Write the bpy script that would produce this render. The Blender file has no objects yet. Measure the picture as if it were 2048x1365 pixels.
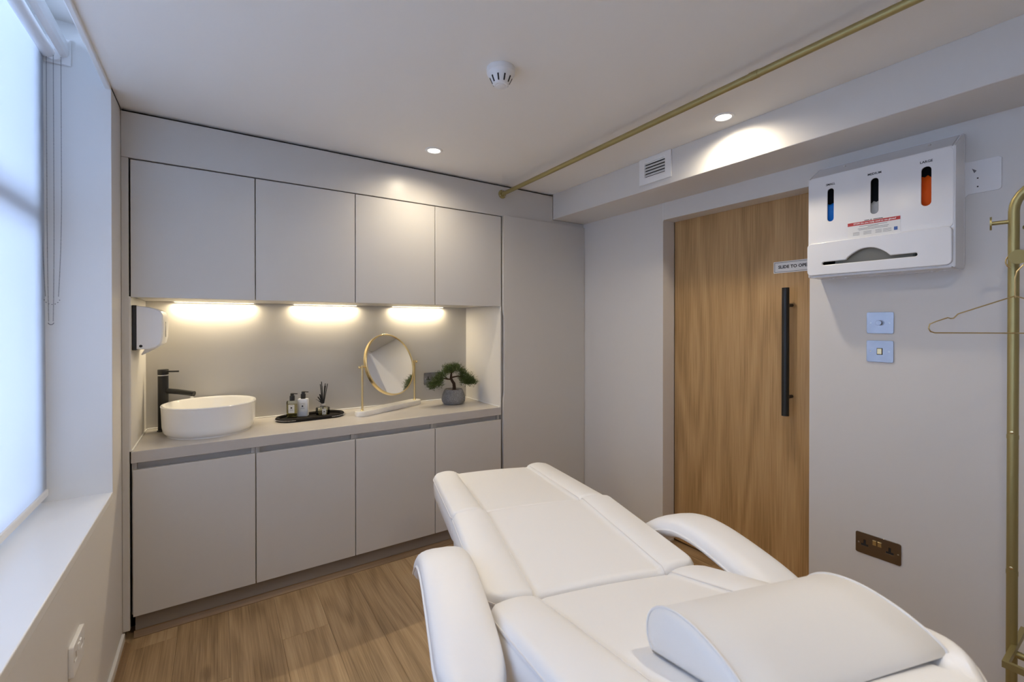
import bpy, bmesh, math, random
from mathutils import Vector, Matrix

random.seed(7)
SC = bpy.context.scene
COL = SC.collection
PI = math.pi

# ------------------------------------------------------------------ room constants (metres)
H = 1.3565                      # eye height
YC = 2.485                      # cabinet fronts
YB = 2.972                      # back of the niche
XL, XR = -0.337, 2.279          # left and right wall faces
XBK = 1.987                     # bulkhead face
ZC = 2.270                      # ceiling
ZW = 0.809                      # worktop top
YN = -1.30                      # wall behind the camera
XD = [-0.308, 0.156, 0.626, 1.090, 1.5575]   # door joints

# ------------------------------------------------------------------ camera
cam = bpy.data.cameras.new('camera')
cam.sensor_width = 36.0
cam.lens = 894.0445 / 2048 * 36.0
cam.shift_y = -(682.5 - 651.9069) / 2048
cam.clip_start = 0.02
cam.dof.use_dof = True
cam.dof.focus_distance = 2.3
cam.dof.aperture_fstop = 5.0
cam_o = bpy.data.objects.new('camera', cam)
COL.objects.link(cam_o)
cam_o.location = (0, 0, H)
cam_o.rotation_euler = (math.radians(90 - 0.2571), 0, -math.radians(33.4411))
SC.camera = cam_o

# ------------------------------------------------------------------ world, exposure
SC.view_settings.view_transform = 'Standard'
SC.view_settings.look = 'None'
SC.view_settings.gamma = 1.0
SC.view_settings.use_curve_mapping = False
SC.view_settings.exposure = 0.0
W = bpy.data.worlds.new('sky')
SC.world = W
W.use_nodes = True
bg = W.node_tree.nodes['Background']
bg.inputs[0].default_value = (0.55, 0.72, 1.0, 1)
bg.inputs[1].default_value = 1.0
try:
    SC.cycles.max_bounces = 10
    SC.cycles.diffuse_bounces = 7
    SC.cycles.glossy_bounces = 5
    SC.cycles.transmission_bounces = 8
    SC.cycles.transparent_max_bounces = 12
    SC.cycles.sample_clamp_indirect = 4.0
    SC.cycles.caustics_reflective = False
    SC.cycles.caustics_refractive = False
    SC.cycles.use_denoising = True
except Exception:
    pass

WARM = (1.0, 0.865, 0.66)
def area_light(name, loc, rot, sx, sy, power, color, spread=PI):
    l = bpy.data.lights.new(name, 'AREA')
    l.shape = 'RECTANGLE'; l.size = sx; l.size_y = sy
    l.energy = power; l.color = color; l.spread = spread
    o = bpy.data.objects.new(name, l); COL.objects.link(o)
    o.location = loc; o.rotation_euler = rot
    return o
def spot_light(name, loc, power, color, cone=125, blend=0.6, radius=0.03):
    l = bpy.data.lights.new(name, 'SPOT')
    l.energy = power; l.color = color
    l.spot_size = math.radians(cone); l.spot_blend = blend; l.shadow_soft_size = radius
    o = bpy.data.objects.new(name, l); COL.objects.link(o)
    o.location = loc
    return o

# daylight outside the window
area_light('daylight', (-1.15, 0.92, 1.75), (0, -PI / 2, 0), 2.3, 3.2, 350, (0.51, 0.665, 1.0))
# ceiling downlights: two in view, the others added out of frame for extra light
DOWN = [(0.957, 2.195), (1.869, 1.136), (0.957, 0.10), (0.15, 1.136)]
DOWN_VIEW = 2
for i, (x, y) in enumerate(DOWN):
    spot_light('downlight_lamp', (x, y, ZC - 0.004), 31, WARM, 168, 1.0, 0.028)
# under-cabinet LEDs
LED = [-0.005, 0.565, 1.165]
for x in LED:
    area_light('led_lamp', (x, YB - 0.032, 1.4655), (0, 0, 0), 0.36, 0.014, 2.5, (1.0, 0.83, 0.56))

# ------------------------------------------------------------------ materials
def nodes_of(m):
    return m.node_tree.nodes, m.node_tree.links
def mat(name, color, rough=0.5, metal=0.0, bump=0.0, bscale=60.0, var=0.0, vscale=4.0, spec=0.5, coat=0.0):
    m = bpy.data.materials.new(name); m.use_nodes = True
    N, L = nodes_of(m)
    b = N['Principled BSDF']
    b.inputs['Base Color'].default_value = (*color, 1)
    b.inputs['Roughness'].default_value = rough
    b.inputs['Metallic'].default_value = metal
    b.inputs['Specular IOR Level'].default_value = spec
    b.inputs['Coat Weight'].default_value = coat
    tc = N.new('ShaderNodeTexCoord')
    if bump:
        n = N.new('ShaderNodeTexNoise'); n.inputs['Scale'].default_value = bscale; n.inputs['Detail'].default_value = 4
        L.new(tc.outputs['Object'], n.inputs['Vector'])
        bp = N.new('ShaderNodeBump'); bp.inputs['Strength'].default_value = bump; bp.inputs['Distance'].default_value = 0.002
        L.new(n.outputs['Fac'], bp.inputs['Height']); L.new(bp.outputs['Normal'], b.inputs['Normal'])
    if var:
        n = N.new('ShaderNodeTexNoise'); n.inputs['Scale'].default_value = vscale; n.inputs['Detail'].default_value = 5
        L.new(tc.outputs['Object'], n.inputs['Vector'])
        mx = N.new('ShaderNodeMix'); mx.data_type = 'RGBA'
        mx.inputs['A'].default_value = (*[c * (1 - var) for c in color], 1)
        mx.inputs['B'].default_value = (*[min(1, c * (1 + var)) for c in color], 1)
        L.new(n.outputs['Fac'], mx.inputs['Factor']); L.new(mx.outputs['Result'], b.inputs['Base Color'])
    return m
def emit(name, color, strength):
    m = bpy.data.materials.new(name); m.use_nodes = True
    N, L = nodes_of(m)
    b = N['Principled BSDF']
    b.inputs['Base Color'].default_value = (0.8, 0.8, 0.8, 1)
    b.inputs['Emission Color'].default_value = (*color, 1)
    b.inputs['Emission Strength'].default_value = strength
    return m
def wood(name, dark, mid, light, axis, across=5.0, along=0.35, rings=9.0, fibre=0.35, rough=0.45, objvar=0.0, fig=0.10, band=0.9, knots=False):
    """Grain along one axis: contours of a stretched noise field make the cathedral figure, fine stretched noise the pores."""
    m = bpy.data.materials.new(name); m.use_nodes = True
    N, L = nodes_of(m)
    b = N['Principled BSDF']; b.inputs['Roughness'].default_value = rough
    tc = N.new('ShaderNodeTexCoord')
    oi = N.new('ShaderNodeObjectInfo')
    off = N.new('ShaderNodeVectorMath'); off.operation = 'SCALE'
    cb = N.new('ShaderNodeCombineXYZ')
    for k in range(3): L.new(oi.outputs['Random'], cb.inputs[k])
    L.new(cb.outputs[0], off.inputs[0]); off.inputs['Scale'].default_value = 37.0 if objvar else 0.0
    ad = N.new('ShaderNodeVectorMath'); ad.operation = 'ADD'
    L.new(tc.outputs['Object'], ad.inputs[0]); L.new(off.outputs[0], ad.inputs[1])
    def stretched(a, l):
        mp = N.new('ShaderNodeMapping')
        s = [a, a, a]; s['xyz'.index(axis)] = l
        mp.inputs['Scale'].default_value = s
        L.new(ad.outputs[0], mp.inputs['Vector'])
        return mp.outputs[0]
    n1 = N.new('ShaderNodeTexNoise'); n1.inputs['Scale'].default_value = 1.0; n1.inputs['Detail'].default_value = 2.0
    L.new(stretched(across, along), n1.inputs['Vector'])
    mu = N.new('ShaderNodeMath'); mu.operation = 'MULTIPLY'; mu.inputs[1].default_value = rings * 2 * PI
    L.new(n1.outputs['Fac'], mu.inputs[0])
    si = N.new('ShaderNodeMath'); si.operation = 'SINE'; L.new(mu.outputs[0], si.inputs[0])
    n2 = N.new('ShaderNodeTexNoise'); n2.inputs['Scale'].default_value = 1.0; n2.inputs['Detail'].default_value = 3.0
    L.new(stretched(190.0, 4.0), n2.inputs['Vector'])
    n3 = N.new('ShaderNodeTexNoise'); n3.inputs['Scale'].default_value = 1.0; n3.inputs['Detail'].default_value = 3.0
    L.new(stretched(9.0, 0.8), n3.inputs['Vector'])
    def mad(src, mul, add):
        q = N.new('ShaderNodeMath'); q.operation = 'MULTIPLY_ADD'; q.inputs[1].default_value = mul
        L.new(src, q.inputs[0])
        if isinstance(add, float): q.inputs[2].default_value = add
        else: L.new(add, q.inputs[2])
        return q.outputs[0]
    v = mad(si.outputs[0], fig, 0.5)
    v = mad(n2.outputs['Fac'], fibre, v)
    v = mad(n3.outputs['Fac'], band, v)
    if objvar: v = mad(oi.outputs['Random'], objvar, v)
    sub = -0.5 * fibre - 0.5 * band - 0.5 * objvar
    v = mad(v, 1.0, sub)
    if knots:
        vo = N.new('ShaderNodeTexVoronoi'); vo.inputs['Scale'].default_value = 1.0
        L.new(stretched(4.2, 1.5), vo.inputs['Vector'])
        mr = N.new('ShaderNodeMapRange'); mr.inputs['From Min'].default_value = 0.02; mr.inputs['From Max'].default_value = 0.11
        mr.inputs['To Min'].default_value = -0.42; mr.inputs['To Max'].default_value = 0.0
        L.new(vo.outputs['Distance'], mr.inputs['Value'])
        v = mad(v, 1.0, mr.outputs[0])
    rp = N.new('ShaderNodeValToRGB')
    e = rp.color_ramp.elements
    e[0].position = 0.18; e[0].color = (*dark, 1)
    e[1].position = 0.80; e[1].color = (*light, 1)
    k = e.new(0.5); k.color = (*mid, 1)
    L.new(v, rp.inputs[0]); L.new(rp.outputs[0], b.inputs['Base Color'])
    bp = N.new('ShaderNodeBump'); bp.inputs['Strength'].default_value = 0.12; bp.inputs['Distance'].default_value = 0.001
    L.new(n2.outputs['Fac'], bp.inputs['Height']); L.new(bp.outputs['Normal'], b.inputs['Normal'])
    return m

M_wall = mat('wall_paint', (0.70, 0.68, 0.655), 0.55, bump=0.06, bscale=180)
M_ceil = mat('ceiling_paint', (0.87, 0.845, 0.80), 0.7, bump=0.05, bscale=160)
M_white = mat('white_gloss_paint', (0.80, 0.795, 0.78), 0.3)
M_cab = mat('cabinet_lacquer', (0.595, 0.575, 0.545), 0.33, bump=0.10, bscale=220)
M_splash = mat('niche_lining', (0.50, 0.485, 0.46), 0.4, bump=0.05, bscale=200)
M_side = mat('niche_side', (0.70, 0.68, 0.65), 0.4)
M_top = mat('worktop_solid', (0.50, 0.47, 0.44), 0.28, var=0.04, vscale=30)
M_dark = mat('dark_void', (0.02, 0.02, 0.02), 0.8)  # flat black: painted shade in gaps and openings, also the floor underlay
M_black = mat('matt_black_metal', (0.012, 0.012, 0.012), 0.35, spec=0.4)
M_blackp = mat('black_plastic', (0.015, 0.015, 0.016), 0.45)
M_brass = mat('brushed_brass', (0.82, 0.66, 0.36), 0.26, 1.0)
M_gold = mat('satin_gold_paint', (0.40, 0.335, 0.145), 0.42, 0.75, bump=0.1, bscale=300)
M_steel = mat('brushed_steel', (0.42, 0.43, 0.46), 0.27, 1.0, var=0.12, vscale=40)
M_bronze = mat('dark_bronze_plate', (0.30, 0.24, 0.18), 0.26, 1.0)
M_screw = mat('screw_steel', (0.75, 0.75, 0.74), 0.3, 1.0)
M_plast = mat('white_plastic', (0.83, 0.83, 0.83), 0.30)
M_acr = mat('white_acrylic', (0.80, 0.80, 0.81), 0.14)
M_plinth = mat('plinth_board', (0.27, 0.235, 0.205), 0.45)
M_cer = mat('white_ceramic', (0.84, 0.83, 0.80), 0.12, coat=0.3)
M_leather = mat('white_leatherette', (0.87, 0.865, 0.86), 0.42, bump=0.05, bscale=260)
M_pillow = mat('pillow_leatherette', (0.74, 0.725, 0.70), 0.5, bump=0.05, bscale=260)
M_thread = mat('white_thread', (0.80, 0.775, 0.75), 0.6)
M_marble = mat('white_marble', (0.80, 0.78, 0.74), 0.25, var=0.12, vscale=14)
M_concrete = mat('speckled_concrete', (0.20, 0.20, 0.205), 0.85, bump=1.0, bscale=130, var=0.75, vscale=130)
M_bark = mat('dark_bark', (0.045, 0.026, 0.016), 0.9, bump=0.8, bscale=90)
M_soil = mat('pot_soil', (0.06, 0.045, 0.035), 0.95, bump=0.8, bscale=120)
M_needle = mat('pine_needles', (0.055, 0.088, 0.014), 0.55, var=0.7, vscale=45)
M_reed = mat('black_reeds', (0.01, 0.01, 0.01), 0.7)
M_label = mat('cream_label', (0.78, 0.76, 0.70), 0.6)
M_paper = mat('sticker_paper', (0.78, 0.78, 0.77), 0.5)
M_ink = mat('black_ink', (0.012, 0.012, 0.016), 0.6)
M_grey_ink = mat('grey_ink', (0.16, 0.16, 0.18), 0.6)
M_red = mat('red_ink', (0.50, 0.05, 0.05), 0.55)
M_whitei = mat('white_ink', (0.85, 0.83, 0.82), 0.55)
M_blue = mat('blue_ink', (0.06, 0.14, 0.42), 0.5)
M_apron = mat('apron_roll', (0.30, 0.28, 0.23), 0.6)
M_orange = mat('orange_film', (0.85, 0.115, 0.006), 0.6, bump=0.6, bscale=50, spec=0.2)
M_bluef = mat('blue_film', (0.01, 0.24, 0.75), 0.5, bump=0.6, bscale=60)
M_whitef = mat('white_film', (0.62, 0.60, 0.56), 0.4, bump=0.6, bscale=60)
M_leath_b = mat('black_leather', (0.012, 0.010, 0.009), 0.8, bump=0.2, bscale=250, spec=0.25)
M_chain = mat('bead_chain_steel', (0.16, 0.16, 0.18), 0.4, 0.8)
M_mirror = mat('mirror_silver', (0.90, 0.90, 0.88), 0.01, 1.0)
M_lens = emit('lamp_lens', (1.0, 0.93, 0.82), 9.0)
M_led = emit('led_lens', (1.0, 0.86, 0.58), 9.0)
M_door = wood('oak_veneer', (0.285, 0.165, 0.062), (0.455, 0.275, 0.115), (0.565, 0.365, 0.170), 'z', 3.0, 0.34, 9.0, 0.80, 0.42, 0.0, 0.11, 0.14)
M_floor = wood('oak_planks', (0.21, 0.132, 0.062), (0.385, 0.255, 0.132), (0.51, 0.36, 0.20), 'y', 5.0, 0.55, 9.0, 0.75, 0.42, 0.16, 0.10, 0.55, True)
M_woodtrim = wood('oak_beading', (0.15, 0.09, 0.045), (0.235, 0.145, 0.075), (0.33, 0.215, 0.115), 'x', 30.0, 0.8, 3.0, 0.4, 0.45)
M_woodtrimy = wood('oak_beading_side', (0.15, 0.09, 0.045), (0.235, 0.145, 0.075), (0.33, 0.215, 0.115), 'y', 30.0, 0.8, 3.0, 0.4, 0.45)

def thin_glass(name, tint, amount):
    m = bpy.data.materials.new(name); m.use_nodes = True
    N, L = nodes_of(m)
    for n in list(N):
        if n.type == 'BSDF_PRINCIPLED': N.remove(n)
    tr = N.new('ShaderNodeBsdfTransparent'); tr.inputs[0].default_value = (*tint, 1)
    gl = N.new('ShaderNodeBsdfGlossy'); gl.inputs['Roughness'].default_value = 0.03
    fr = N.new('ShaderNodeFresnel'); fr.inputs[0].default_value = 1.45
    ml = N.new('ShaderNodeMath'); ml.operation = 'MULTIPLY'; ml.inputs[1].default_value = amount
    L.new(fr.outputs[0], ml.inputs[0])
    mx = N.new('ShaderNodeMixShader')
    L.new(ml.outputs[0], mx.inputs[0]); L.new(tr.outputs[0], mx.inputs[1]); L.new(gl.outputs[0], mx.inputs[2])
    L.new(mx.outputs[0], N['Material Output'].inputs[0])
    return m
M_pane = thin_glass('window_glass', (0.95, 0.97, 0.98), 1.0)
M_bottle = thin_glass('bottle_glass', (0.90, 0.90, 0.78), 1.6)
M_liquid = thin_glass('pale_liquid', (0.86, 0.83, 0.62), 1.0)

def blind_fabric():
    m = bpy.data.materials.new('blind_fabric'); m.use_nodes = True
    N, L = nodes_of(m)
    for n in list(N):
        if n.type == 'BSDF_PRINCIPLED': N.remove(n)
    d = N.new('ShaderNodeBsdfDiffuse'); d.inputs[0].default_value = (0.80, 0.80, 0.80, 1)
    t = N.new('ShaderNodeBsdfTranslucent'); t.inputs[0].default_value = (0.80, 0.82, 0.85, 1)
    mx = N.new('ShaderNodeMixShader'); mx.inputs[0].default_value = 0.5
    L.new(d.outputs[0], mx.inputs[1]); L.new(t.outputs[0], mx.inputs[2])
    L.new(mx.outputs[0], N['Material Output'].inputs[0])
    return m
M_blind = blind_fabric()

# ------------------------------------------------------------------ builders
def link(name, me, m, parent=None, smooth=False):
    o = bpy.data.objects.new(name, me); COL.objects.link(o)
    if m is not None:
        me.materials.clear(); me.materials.append(m)
    if smooth:
        for p in me.polygons: p.use_smooth = True
    if parent is not None: o.parent = parent
    return o
def from_bm(name, bm, m, parent=None, smooth=False):
    bmesh.ops.recalc_face_normals(bm, faces=bm.faces)
    me = bpy.data.meshes.new(name); bm.to_mesh(me); bm.free()
    return link(name, me, m, parent, smooth)
def raw(name, verts, faces, m, parent=None, smooth=True):
    me = bpy.data.meshes.new(name); me.from_pydata([tuple(v) for v in verts], [], faces); me.update()
    bm = bmesh.new(); bm.from_mesh(me); bmesh.ops.recalc_face_normals(bm, faces=bm.faces); bm.to_mesh(me); bm.free()
    return link(name, me, m, parent, smooth)
def add_box(bm, x0, x1, y0, y1, z0, z1, bev=0.0, seg=1):
    v = [bm.verts.new((x, y, z)) for x in (x0, x1) for y in (y0, y1) for z in (z0, z1)]
    fs = [bm.faces.new([v[i] for i in q]) for q in ((0, 1, 3, 2), (4, 6, 7, 5), (0, 4, 5, 1), (2, 3, 7, 6), (0, 2, 6, 4), (1, 5, 7, 3))]
    if bev:
        es = {e for f in fs for e in f.edges}
        bmesh.ops.bevel(bm, geom=list(es), offset=bev, segments=seg, affect='EDGES', profile=0.5)
def box(name, x0, x1, y0, y1, z0, z1, m, parent=None, bev=0.0, seg=1):
    bm = bmesh.new(); add_box(bm, x0, x1, y0, y1, z0, z1, bev, seg)
    return from_bm(name, bm, m, parent)
def boxes(name, lst, m, parent=None, bev=0.0):
    bm = bmesh.new()
    for b in lst: add_box(bm, *b, bev)
    return from_bm(name, bm, m, parent)
def sweep_verts(pts, radii, n, closed=False):
    P = [Vector(p) for p in pts]
    out = []; up = None
    k = len(P)
    for i, p in enumerate(P):
        if closed: t = P[(i + 1) % k] - P[i - 1]
        else: t = P[min(i + 1, k - 1)] - P[max(i - 1, 0)]
        t.normalize()
        if up is None:
            up = Vector((0, 0, 1)) if abs(t.z) < 0.9 else Vector((1, 0, 0))
        u = (up - t * up.dot(t)).normalized(); w = t.cross(u); up = u
        r = radii[i] if hasattr(radii, '__len__') else radii
        out.append([p + (u * math.cos(a) + w * math.sin(a)) * r for a in [2 * PI * j / n for j in range(n)]])
    return out
def tube_geo(pts, r, n=10, closed=False, base=0):
    rings = sweep_verts(pts, r, n, closed)
    V = [v for ring in rings for v in ring]; F = []
    k = len(rings)
    for i in range(k if closed else k - 1):
        a, b = i * n, ((i + 1) % k) * n
        for j in range(n):
            F.append((base + a + j, base + a + (j + 1) % n, base + b + (j + 1) % n, base + b + j))
    if not closed:
        F.append(tuple(base + j for j in range(n))); F.append(tuple(base + (k - 1) * n + j for j in range(n)))
    return V, F
def tube(name, pts, r, m, parent=None, n=10, closed=False):
    V, F = tube_geo(pts, r, n, closed)
    o = raw(name, V, F, m, parent, True)
    fix_flat(o)
    return o
def fix_flat(o, angle=40):
    try:
        o.data.set_sharp_from_angle(angle=math.radians(angle))
    except Exception:
        pass
def lathe(name, prof, m, parent=None, n=32, loc=(0, 0, 0), axis='z', cap=True):
    """prof: list of (radius, height); spun about an axis through loc."""
    V, F = [], []
    for r, h in prof:
        for j in range(n):
            a = 2 * PI * j / n; c, s = r * math.cos(a), r * math.sin(a)
            p = {'z': (c, s, h), 'x': (h, c, s), 'y': (s, h, c)}[axis]
            V.append((p[0] + loc[0], p[1] + loc[1], p[2] + loc[2]))
    for i in range(len(prof) - 1):
        for j in range(n):
            F.append((i * n + j, i * n + (j + 1) % n, (i + 1) * n + (j + 1) % n, (i + 1) * n + j))
    if cap:
        F.append(tuple(range(n))); F.append(tuple((len(prof) - 1) * n + j for j in range(n)))
    o = raw(name, V, F, m, parent, True); fix_flat(o, 35)
    return o
def disc_profile(r, h0, h1, b):
    return [(r - b, h0), (r, h0 + b), (r, h1 - b), (r - b, h1)]
def rrect(y0, y1, z0, z1, r, n=6):
    pts = []
    for cx, cy, a0 in ((y1 - r, z1 - r, 0), (y0 + r, z1 - r, 90), (y0 + r, z0 + r, 180), (y1 - r, z0 + r, 270)):
        for i in range(n + 1):
            a = math.radians(a0 + 90 * i / n); pts.append((cx + r * math.cos(a), cy + r * math.sin(a)))
    return pts
def stadium(cx, cy, L, Wd, n=10):
    """long along x"""
    r = Wd / 2; d = L / 2 - r; pts = []
    for i in range(n + 1):
        a = -PI / 2 + PI * i / n; pts.append((cx + d + r * math.cos(a), cy + r * math.sin(a)))
    for i in range(n + 1):
        a = PI / 2 + PI * i / n; pts.append((cx - d + r * math.cos(a), cy + r * math.sin(a)))
    return pts
def plate(name, outline, holes, depth, m, parent=None, to=lambda a, b, c: (a, b, c), bev=0.0):
    """flat shape with holes, extruded: (a, b) in the plane, c from 0 to depth through it; 'to' places it"""
    cu = bpy.data.curves.new(name, 'CURVE'); cu.dimensions = '2D'; cu.fill_mode = 'BOTH'
    cu.extrude = depth / 2 - bev; cu.bevel_depth = bev; cu.bevel_resolution = 1
    if bev: cu.offset = -bev
    for loop in [outline] + holes:
        sp = cu.splines.new('POLY'); sp.points.add(len(loop) - 1)
        for p, q in zip(sp.points, loop): p.co = (q[0], q[1], 0, 1)
        sp.use_cyclic_u = True
    tmp = bpy.data.objects.new('tmp', cu); COL.objects.link(tmp)
    dg = bpy.context.evaluated_depsgraph_get()
    me = bpy.data.meshes.new_from_object(tmp.evaluated_get(dg))
    bpy.data.objects.remove(tmp); bpy.data.curves.remove(cu)
    me.name = name
    for v in me.vertices: v.co = to(v.co.x, v.co.y, v.co.z + depth / 2)
    bm = bmesh.new(); bm.from_mesh(me); bmesh.ops.remove_doubles(bm, verts=bm.verts, dist=1e-5)
    bmesh.ops.recalc_face_normals(bm, faces=bm.faces); bm.to_mesh(me); bm.free()
    return link(name, me, m, parent)
def lettering(name, body, size, m, parent, to, bold=0.0, align='CENTER', depth=0.0004):
    cu = bpy.data.curves.new(name, 'FONT'); cu.body = body; cu.size = size
    cu.align_x = align; cu.align_y = 'CENTER'; cu.offset = bold; cu.extrude = depth / 2; cu.resolution_u = 2
    tmp = bpy.data.objects.new('tmp', cu); COL.objects.link(tmp)
    dg = bpy.context.evaluated_depsgraph_get()
    me = bpy.data.meshes.new_from_object(tmp.evaluated_get(dg))
    bpy.data.objects.remove(tmp); bpy.data.curves.remove(cu)
    me.name = name
    for v in me.vertices: v.co = to(v.co.x, v.co.y, v.co.z)
    return link(name, me, m, parent)
def tag(o, label=None, cat=None, group=None, kind=None):
    if label: o['label'] = label
    if cat: o['category'] = cat
    if group: o['group'] = group
    if kind: o['kind'] = kind
    return o
def thing(name, label, cat, loc=(0, 0, 0), rz=0.0, group=None):
    o = bpy.data.objects.new(name, None); COL.objects.link(o)
    o.empty_display_size = 0.1
    o.location = loc; o.rotation_euler = (0, 0, rz)
    return tag(o, label, cat, group)
def struct(o):
    o['kind'] = 'structure'
    return o
def struct_empty(name, loc=(0, 0, 0)):
    o = bpy.data.objects.new(name, None); COL.objects.link(o); o.location = loc
    o['kind'] = 'structure'
    return o

# mapping helpers: shapes drawn in a vertical plane
def on_right(xface, inward=True):
    # plane facing -x: a runs along +y mirrored so that text reads from the room (a to the right = -y)
    return lambda a, b, c: (xface - c, -a, b)
def on_left(xface):
    return lambda a, b, c: (xface + c, a, b)
def on_back(yface):
    return lambda a, b, c: (a, yface - c, b)

# ================================================================== STRUCTURE
# floor with planks
fl = struct(box('floor', XL - 0.30, XR + 0.30, YN - 0.1, YB + 0.1, -0.12, -0.012, M_dark))
pw = 0.1885
kx = 0
x = 0.0425 - 3 * pw                              # plank joints seen beside the bed fix the phase
ends = {1: 2.41, 4: 2.135, 3: 1.72, 2: 2.02, 5: 1.60}
while x < XR + 0.16:
    y_end = YC + 0.12
    ln = 1.22
    yb = ends.get(kx, 1.2 + random.uniform(0, 1.2))
    cuts = sorted([c for c in (yb - 3 * ln, yb - 2 * ln, yb - ln, yb, yb + ln) if YN + 0.03 < c < y_end - 0.03])
    cuts = [YN] + cuts + [y_end]
    for ya, y1 in zip(cuts, cuts[1:]):
        g = 0.0003
        hx, hy = pw / 2 - g, (y1 - ya) / 2 - g
        o = box('plank', -hx, hx, -hy, hy, -0.012, 0, M_floor, fl, 0.0005)
        o.location = (x + pw / 2, (ya + y1) / 2, 0)
    x += pw
    kx += 1

# ceiling (with the downlight cut-outs left to the fittings) and bulkhead
struct(box('ceiling', XL, XR + 0.15, YN - 0.12, YB + 0.12, ZC, ZC + 0.18, M_ceil))
struct(box('trim_1', XL - 0.019, XL, YN, YC + 0.02, ZC - 0.013, ZC + 0.18, M_white, None, 0.004, 2))   # edge of the ceiling over the window
struct(box('trim_2', XBK, XR + 0.02, YN, YC - 0.001, 2.094, ZC, M_wall, None, 0.002, 1))                # bulkhead

# left wall with the deep window opening
WY0, WY1, WZ0, WZ1 = -0.17, 2.292, 0.700, 2.47
XO = XL - 0.36
wl = struct(boxes('wall_left', [
    (XO, XL, YN - 0.12, WY0, -0.02, 2.60),
    (XO, XL, WY1, YB + 0.12, -0.02, 2.60),
    (XO, XL, WY0, WY1, -0.02, WZ0 - 0.022),
    (XO, XL - 0.019, WY0, WY1, WZ1, 2.60)], M_wall))
struct(boxes('trim_9', [(XO + .13, XL - .0005, WY1 - .004, WY1 + .001, WZ0 + .005, WZ1), (XO + .13, XL - .0005, WY0 - .001, WY0 + .004, WZ0 + .005, WZ1)], M_white))
# window 1: board, frame, sashes, panes
w1 = struct_empty('window_1', (XL, (WY0 + WY1) / 2, WZ0))
w1o = Vector(w1.location)
def wb(name, x0, x1, y0, y1, z0, z1, m, bev=0.002):
    o = box(name, x0 - w1o.x, x1 - w1o.x, y0 - w1o.y, y1 - w1o.y, z0 - w1o.z, z1 - w1o.z, m, w1, bev, 2)
    return o
wb('window_board', XO + 0.14, XL + 0.001, WY0, WY1, WZ0 - 0.022, WZ0 + 0.006, M_white, 0.003)
fx0, fx1 = XO + 0.06, XO + 0.13
wb('window_frame', fx0, fx1, WY1 - 0.06, WY1, WZ0, WZ1, M_white)
wb('window_frame', fx0, fx1, WY0, WY0 + 0.06, WZ0, WZ1, M_white)
wb('window_frame', fx0, fx1, WY0 + 0.06, WY1 - 0.06, WZ1 - 0.06, WZ1, M_white)
wb('window_frame', fx0, fx1, WY0 + 0.06, WY1 - 0.06, WZ0, WZ0 + 0.06, M_white)
wb('mullion', fx0, fx1, 1.04, 1.12, WZ0 + 0.06, WZ1 - 0.06, M_white)
for ya, yb in ((WY0 + 0.06, 1.04), (1.12, WY1 - 0.06)):
    wb('meeting_rail', fx0 + 0.01, fx1 - 0.005, ya, yb, 1.71, 1.775, M_white)
    wb('pane', fx0 + 0.03, fx0 + 0.034, ya, yb, WZ0 + 0.06, 1.71, M_pane, 0.0)
    wb('pane', fx0 + 0.03, fx0 + 0.034, ya, yb, 1.775, WZ1 - 0.06, M_pane, 0.0)

# right wall with the sliding door recess
DY0, DY1, DZ = 0.963, 1.774, 1.990
struct(boxes('wall_right', [
    (XR, XR + 0.108, DY1, YB + 0.12, -0.02, ZC + 0.1),
    (XR, XR + 0.108, YN - 0.12, DY0, -0.02, ZC + 0.1),
    (XR, XR + 0.108, DY0, DY1, DZ, ZC + 0.1),
    (XR + 0.165, XR + 0.25, YN - 0.12, YB + 0.12, -0.02, ZC + 0.1)], M_wall))
struct(box('wall_back', XL - 0.1, XR + 0.15, YB + 0.006, YB + 0.12, -0.02, ZC + 0.1, M_wall))
struct(box('wall_front', XL - 0.36, XR + 0.25, YN - 0.12, YN, -0.02, ZC + 0.1, M_wall))
# angle bead at the corner of the recess
struct(box('trim_3', XR - 0.002, XR + 0.004, DY1 - 0.004, DY1 + 0.0015, 1.985, 2.092, M_white))

# door 1: flush oak sliding door
d1 = struct_empty('door_1', (XR + 0.108, (DY0 + DY1) / 2, 0.0))
d1o = Vector(d1.location)
box('door_panel', 0.001, 0.044, DY0 - 0.06 - d1o.y, DY1 - 0.003 - d1o.y, 0.010, DZ + 0.03, M_door, d1, 0.001)
hx = -0.062; hy = 1.089 - d1o.y
hd = tube('door_handle', [(hx, hy, 0.905), (hx, hy, 1.533)], 0.0165, M_black, d1, 20)
for z in (0.995, 1.448):
    tube('handle_post', [(hx, hy, z), (0.001, hy, z)], 0.0085, M_black, hd, 12)
lathe('keyhole_rose', disc_profile(0.011, 0, 0.003, 0.0008), M_black, d1, 20, (-0.002, 0.975 - d1o.y, 1.005), 'x')

# skirting and beading
struct(box('baseboard_left', XL, XL + 0.012, YN, YC - 0.02, 0.0, 0.052, M_white, None, 0.003, 2))
def quadrant(name, p0, p1, side, r, m):
    """scotia strip between two points; side: unit vector away from the wall"""
    bm = bmesh.new()
    prof = [(0, 0), (r, 0), (r, 0.15 * r), (0.72 * r, 0.38 * r), (0.45 * r, 0.62 * r), (0.28 * r, 0.86 * r), (0.25 * r, r), (0, r)]
    rings = []
    for p in (p0, p1):
        rings.append([bm.verts.new((p[0] + side[0] * a, p[1] + side[1] * a, p[2] + b)) for a, b in prof])
    k = len(prof)
    for j in range(k): bm.faces.new((rings[0][j], rings[0][(j + 1) % k], rings[1][(j + 1) % k], rings[1][j]))
    bm.faces.new(rings[0]); bm.faces.new(rings[1])
    return from_bm(name, bm, m)
struct(quadrant('trim_4', (XL + 0.012, YN, 0.0), (XL + 0.012, YC - 0.03, 0.0), (1, 0), 0.020, M_woodtrimy))
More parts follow.
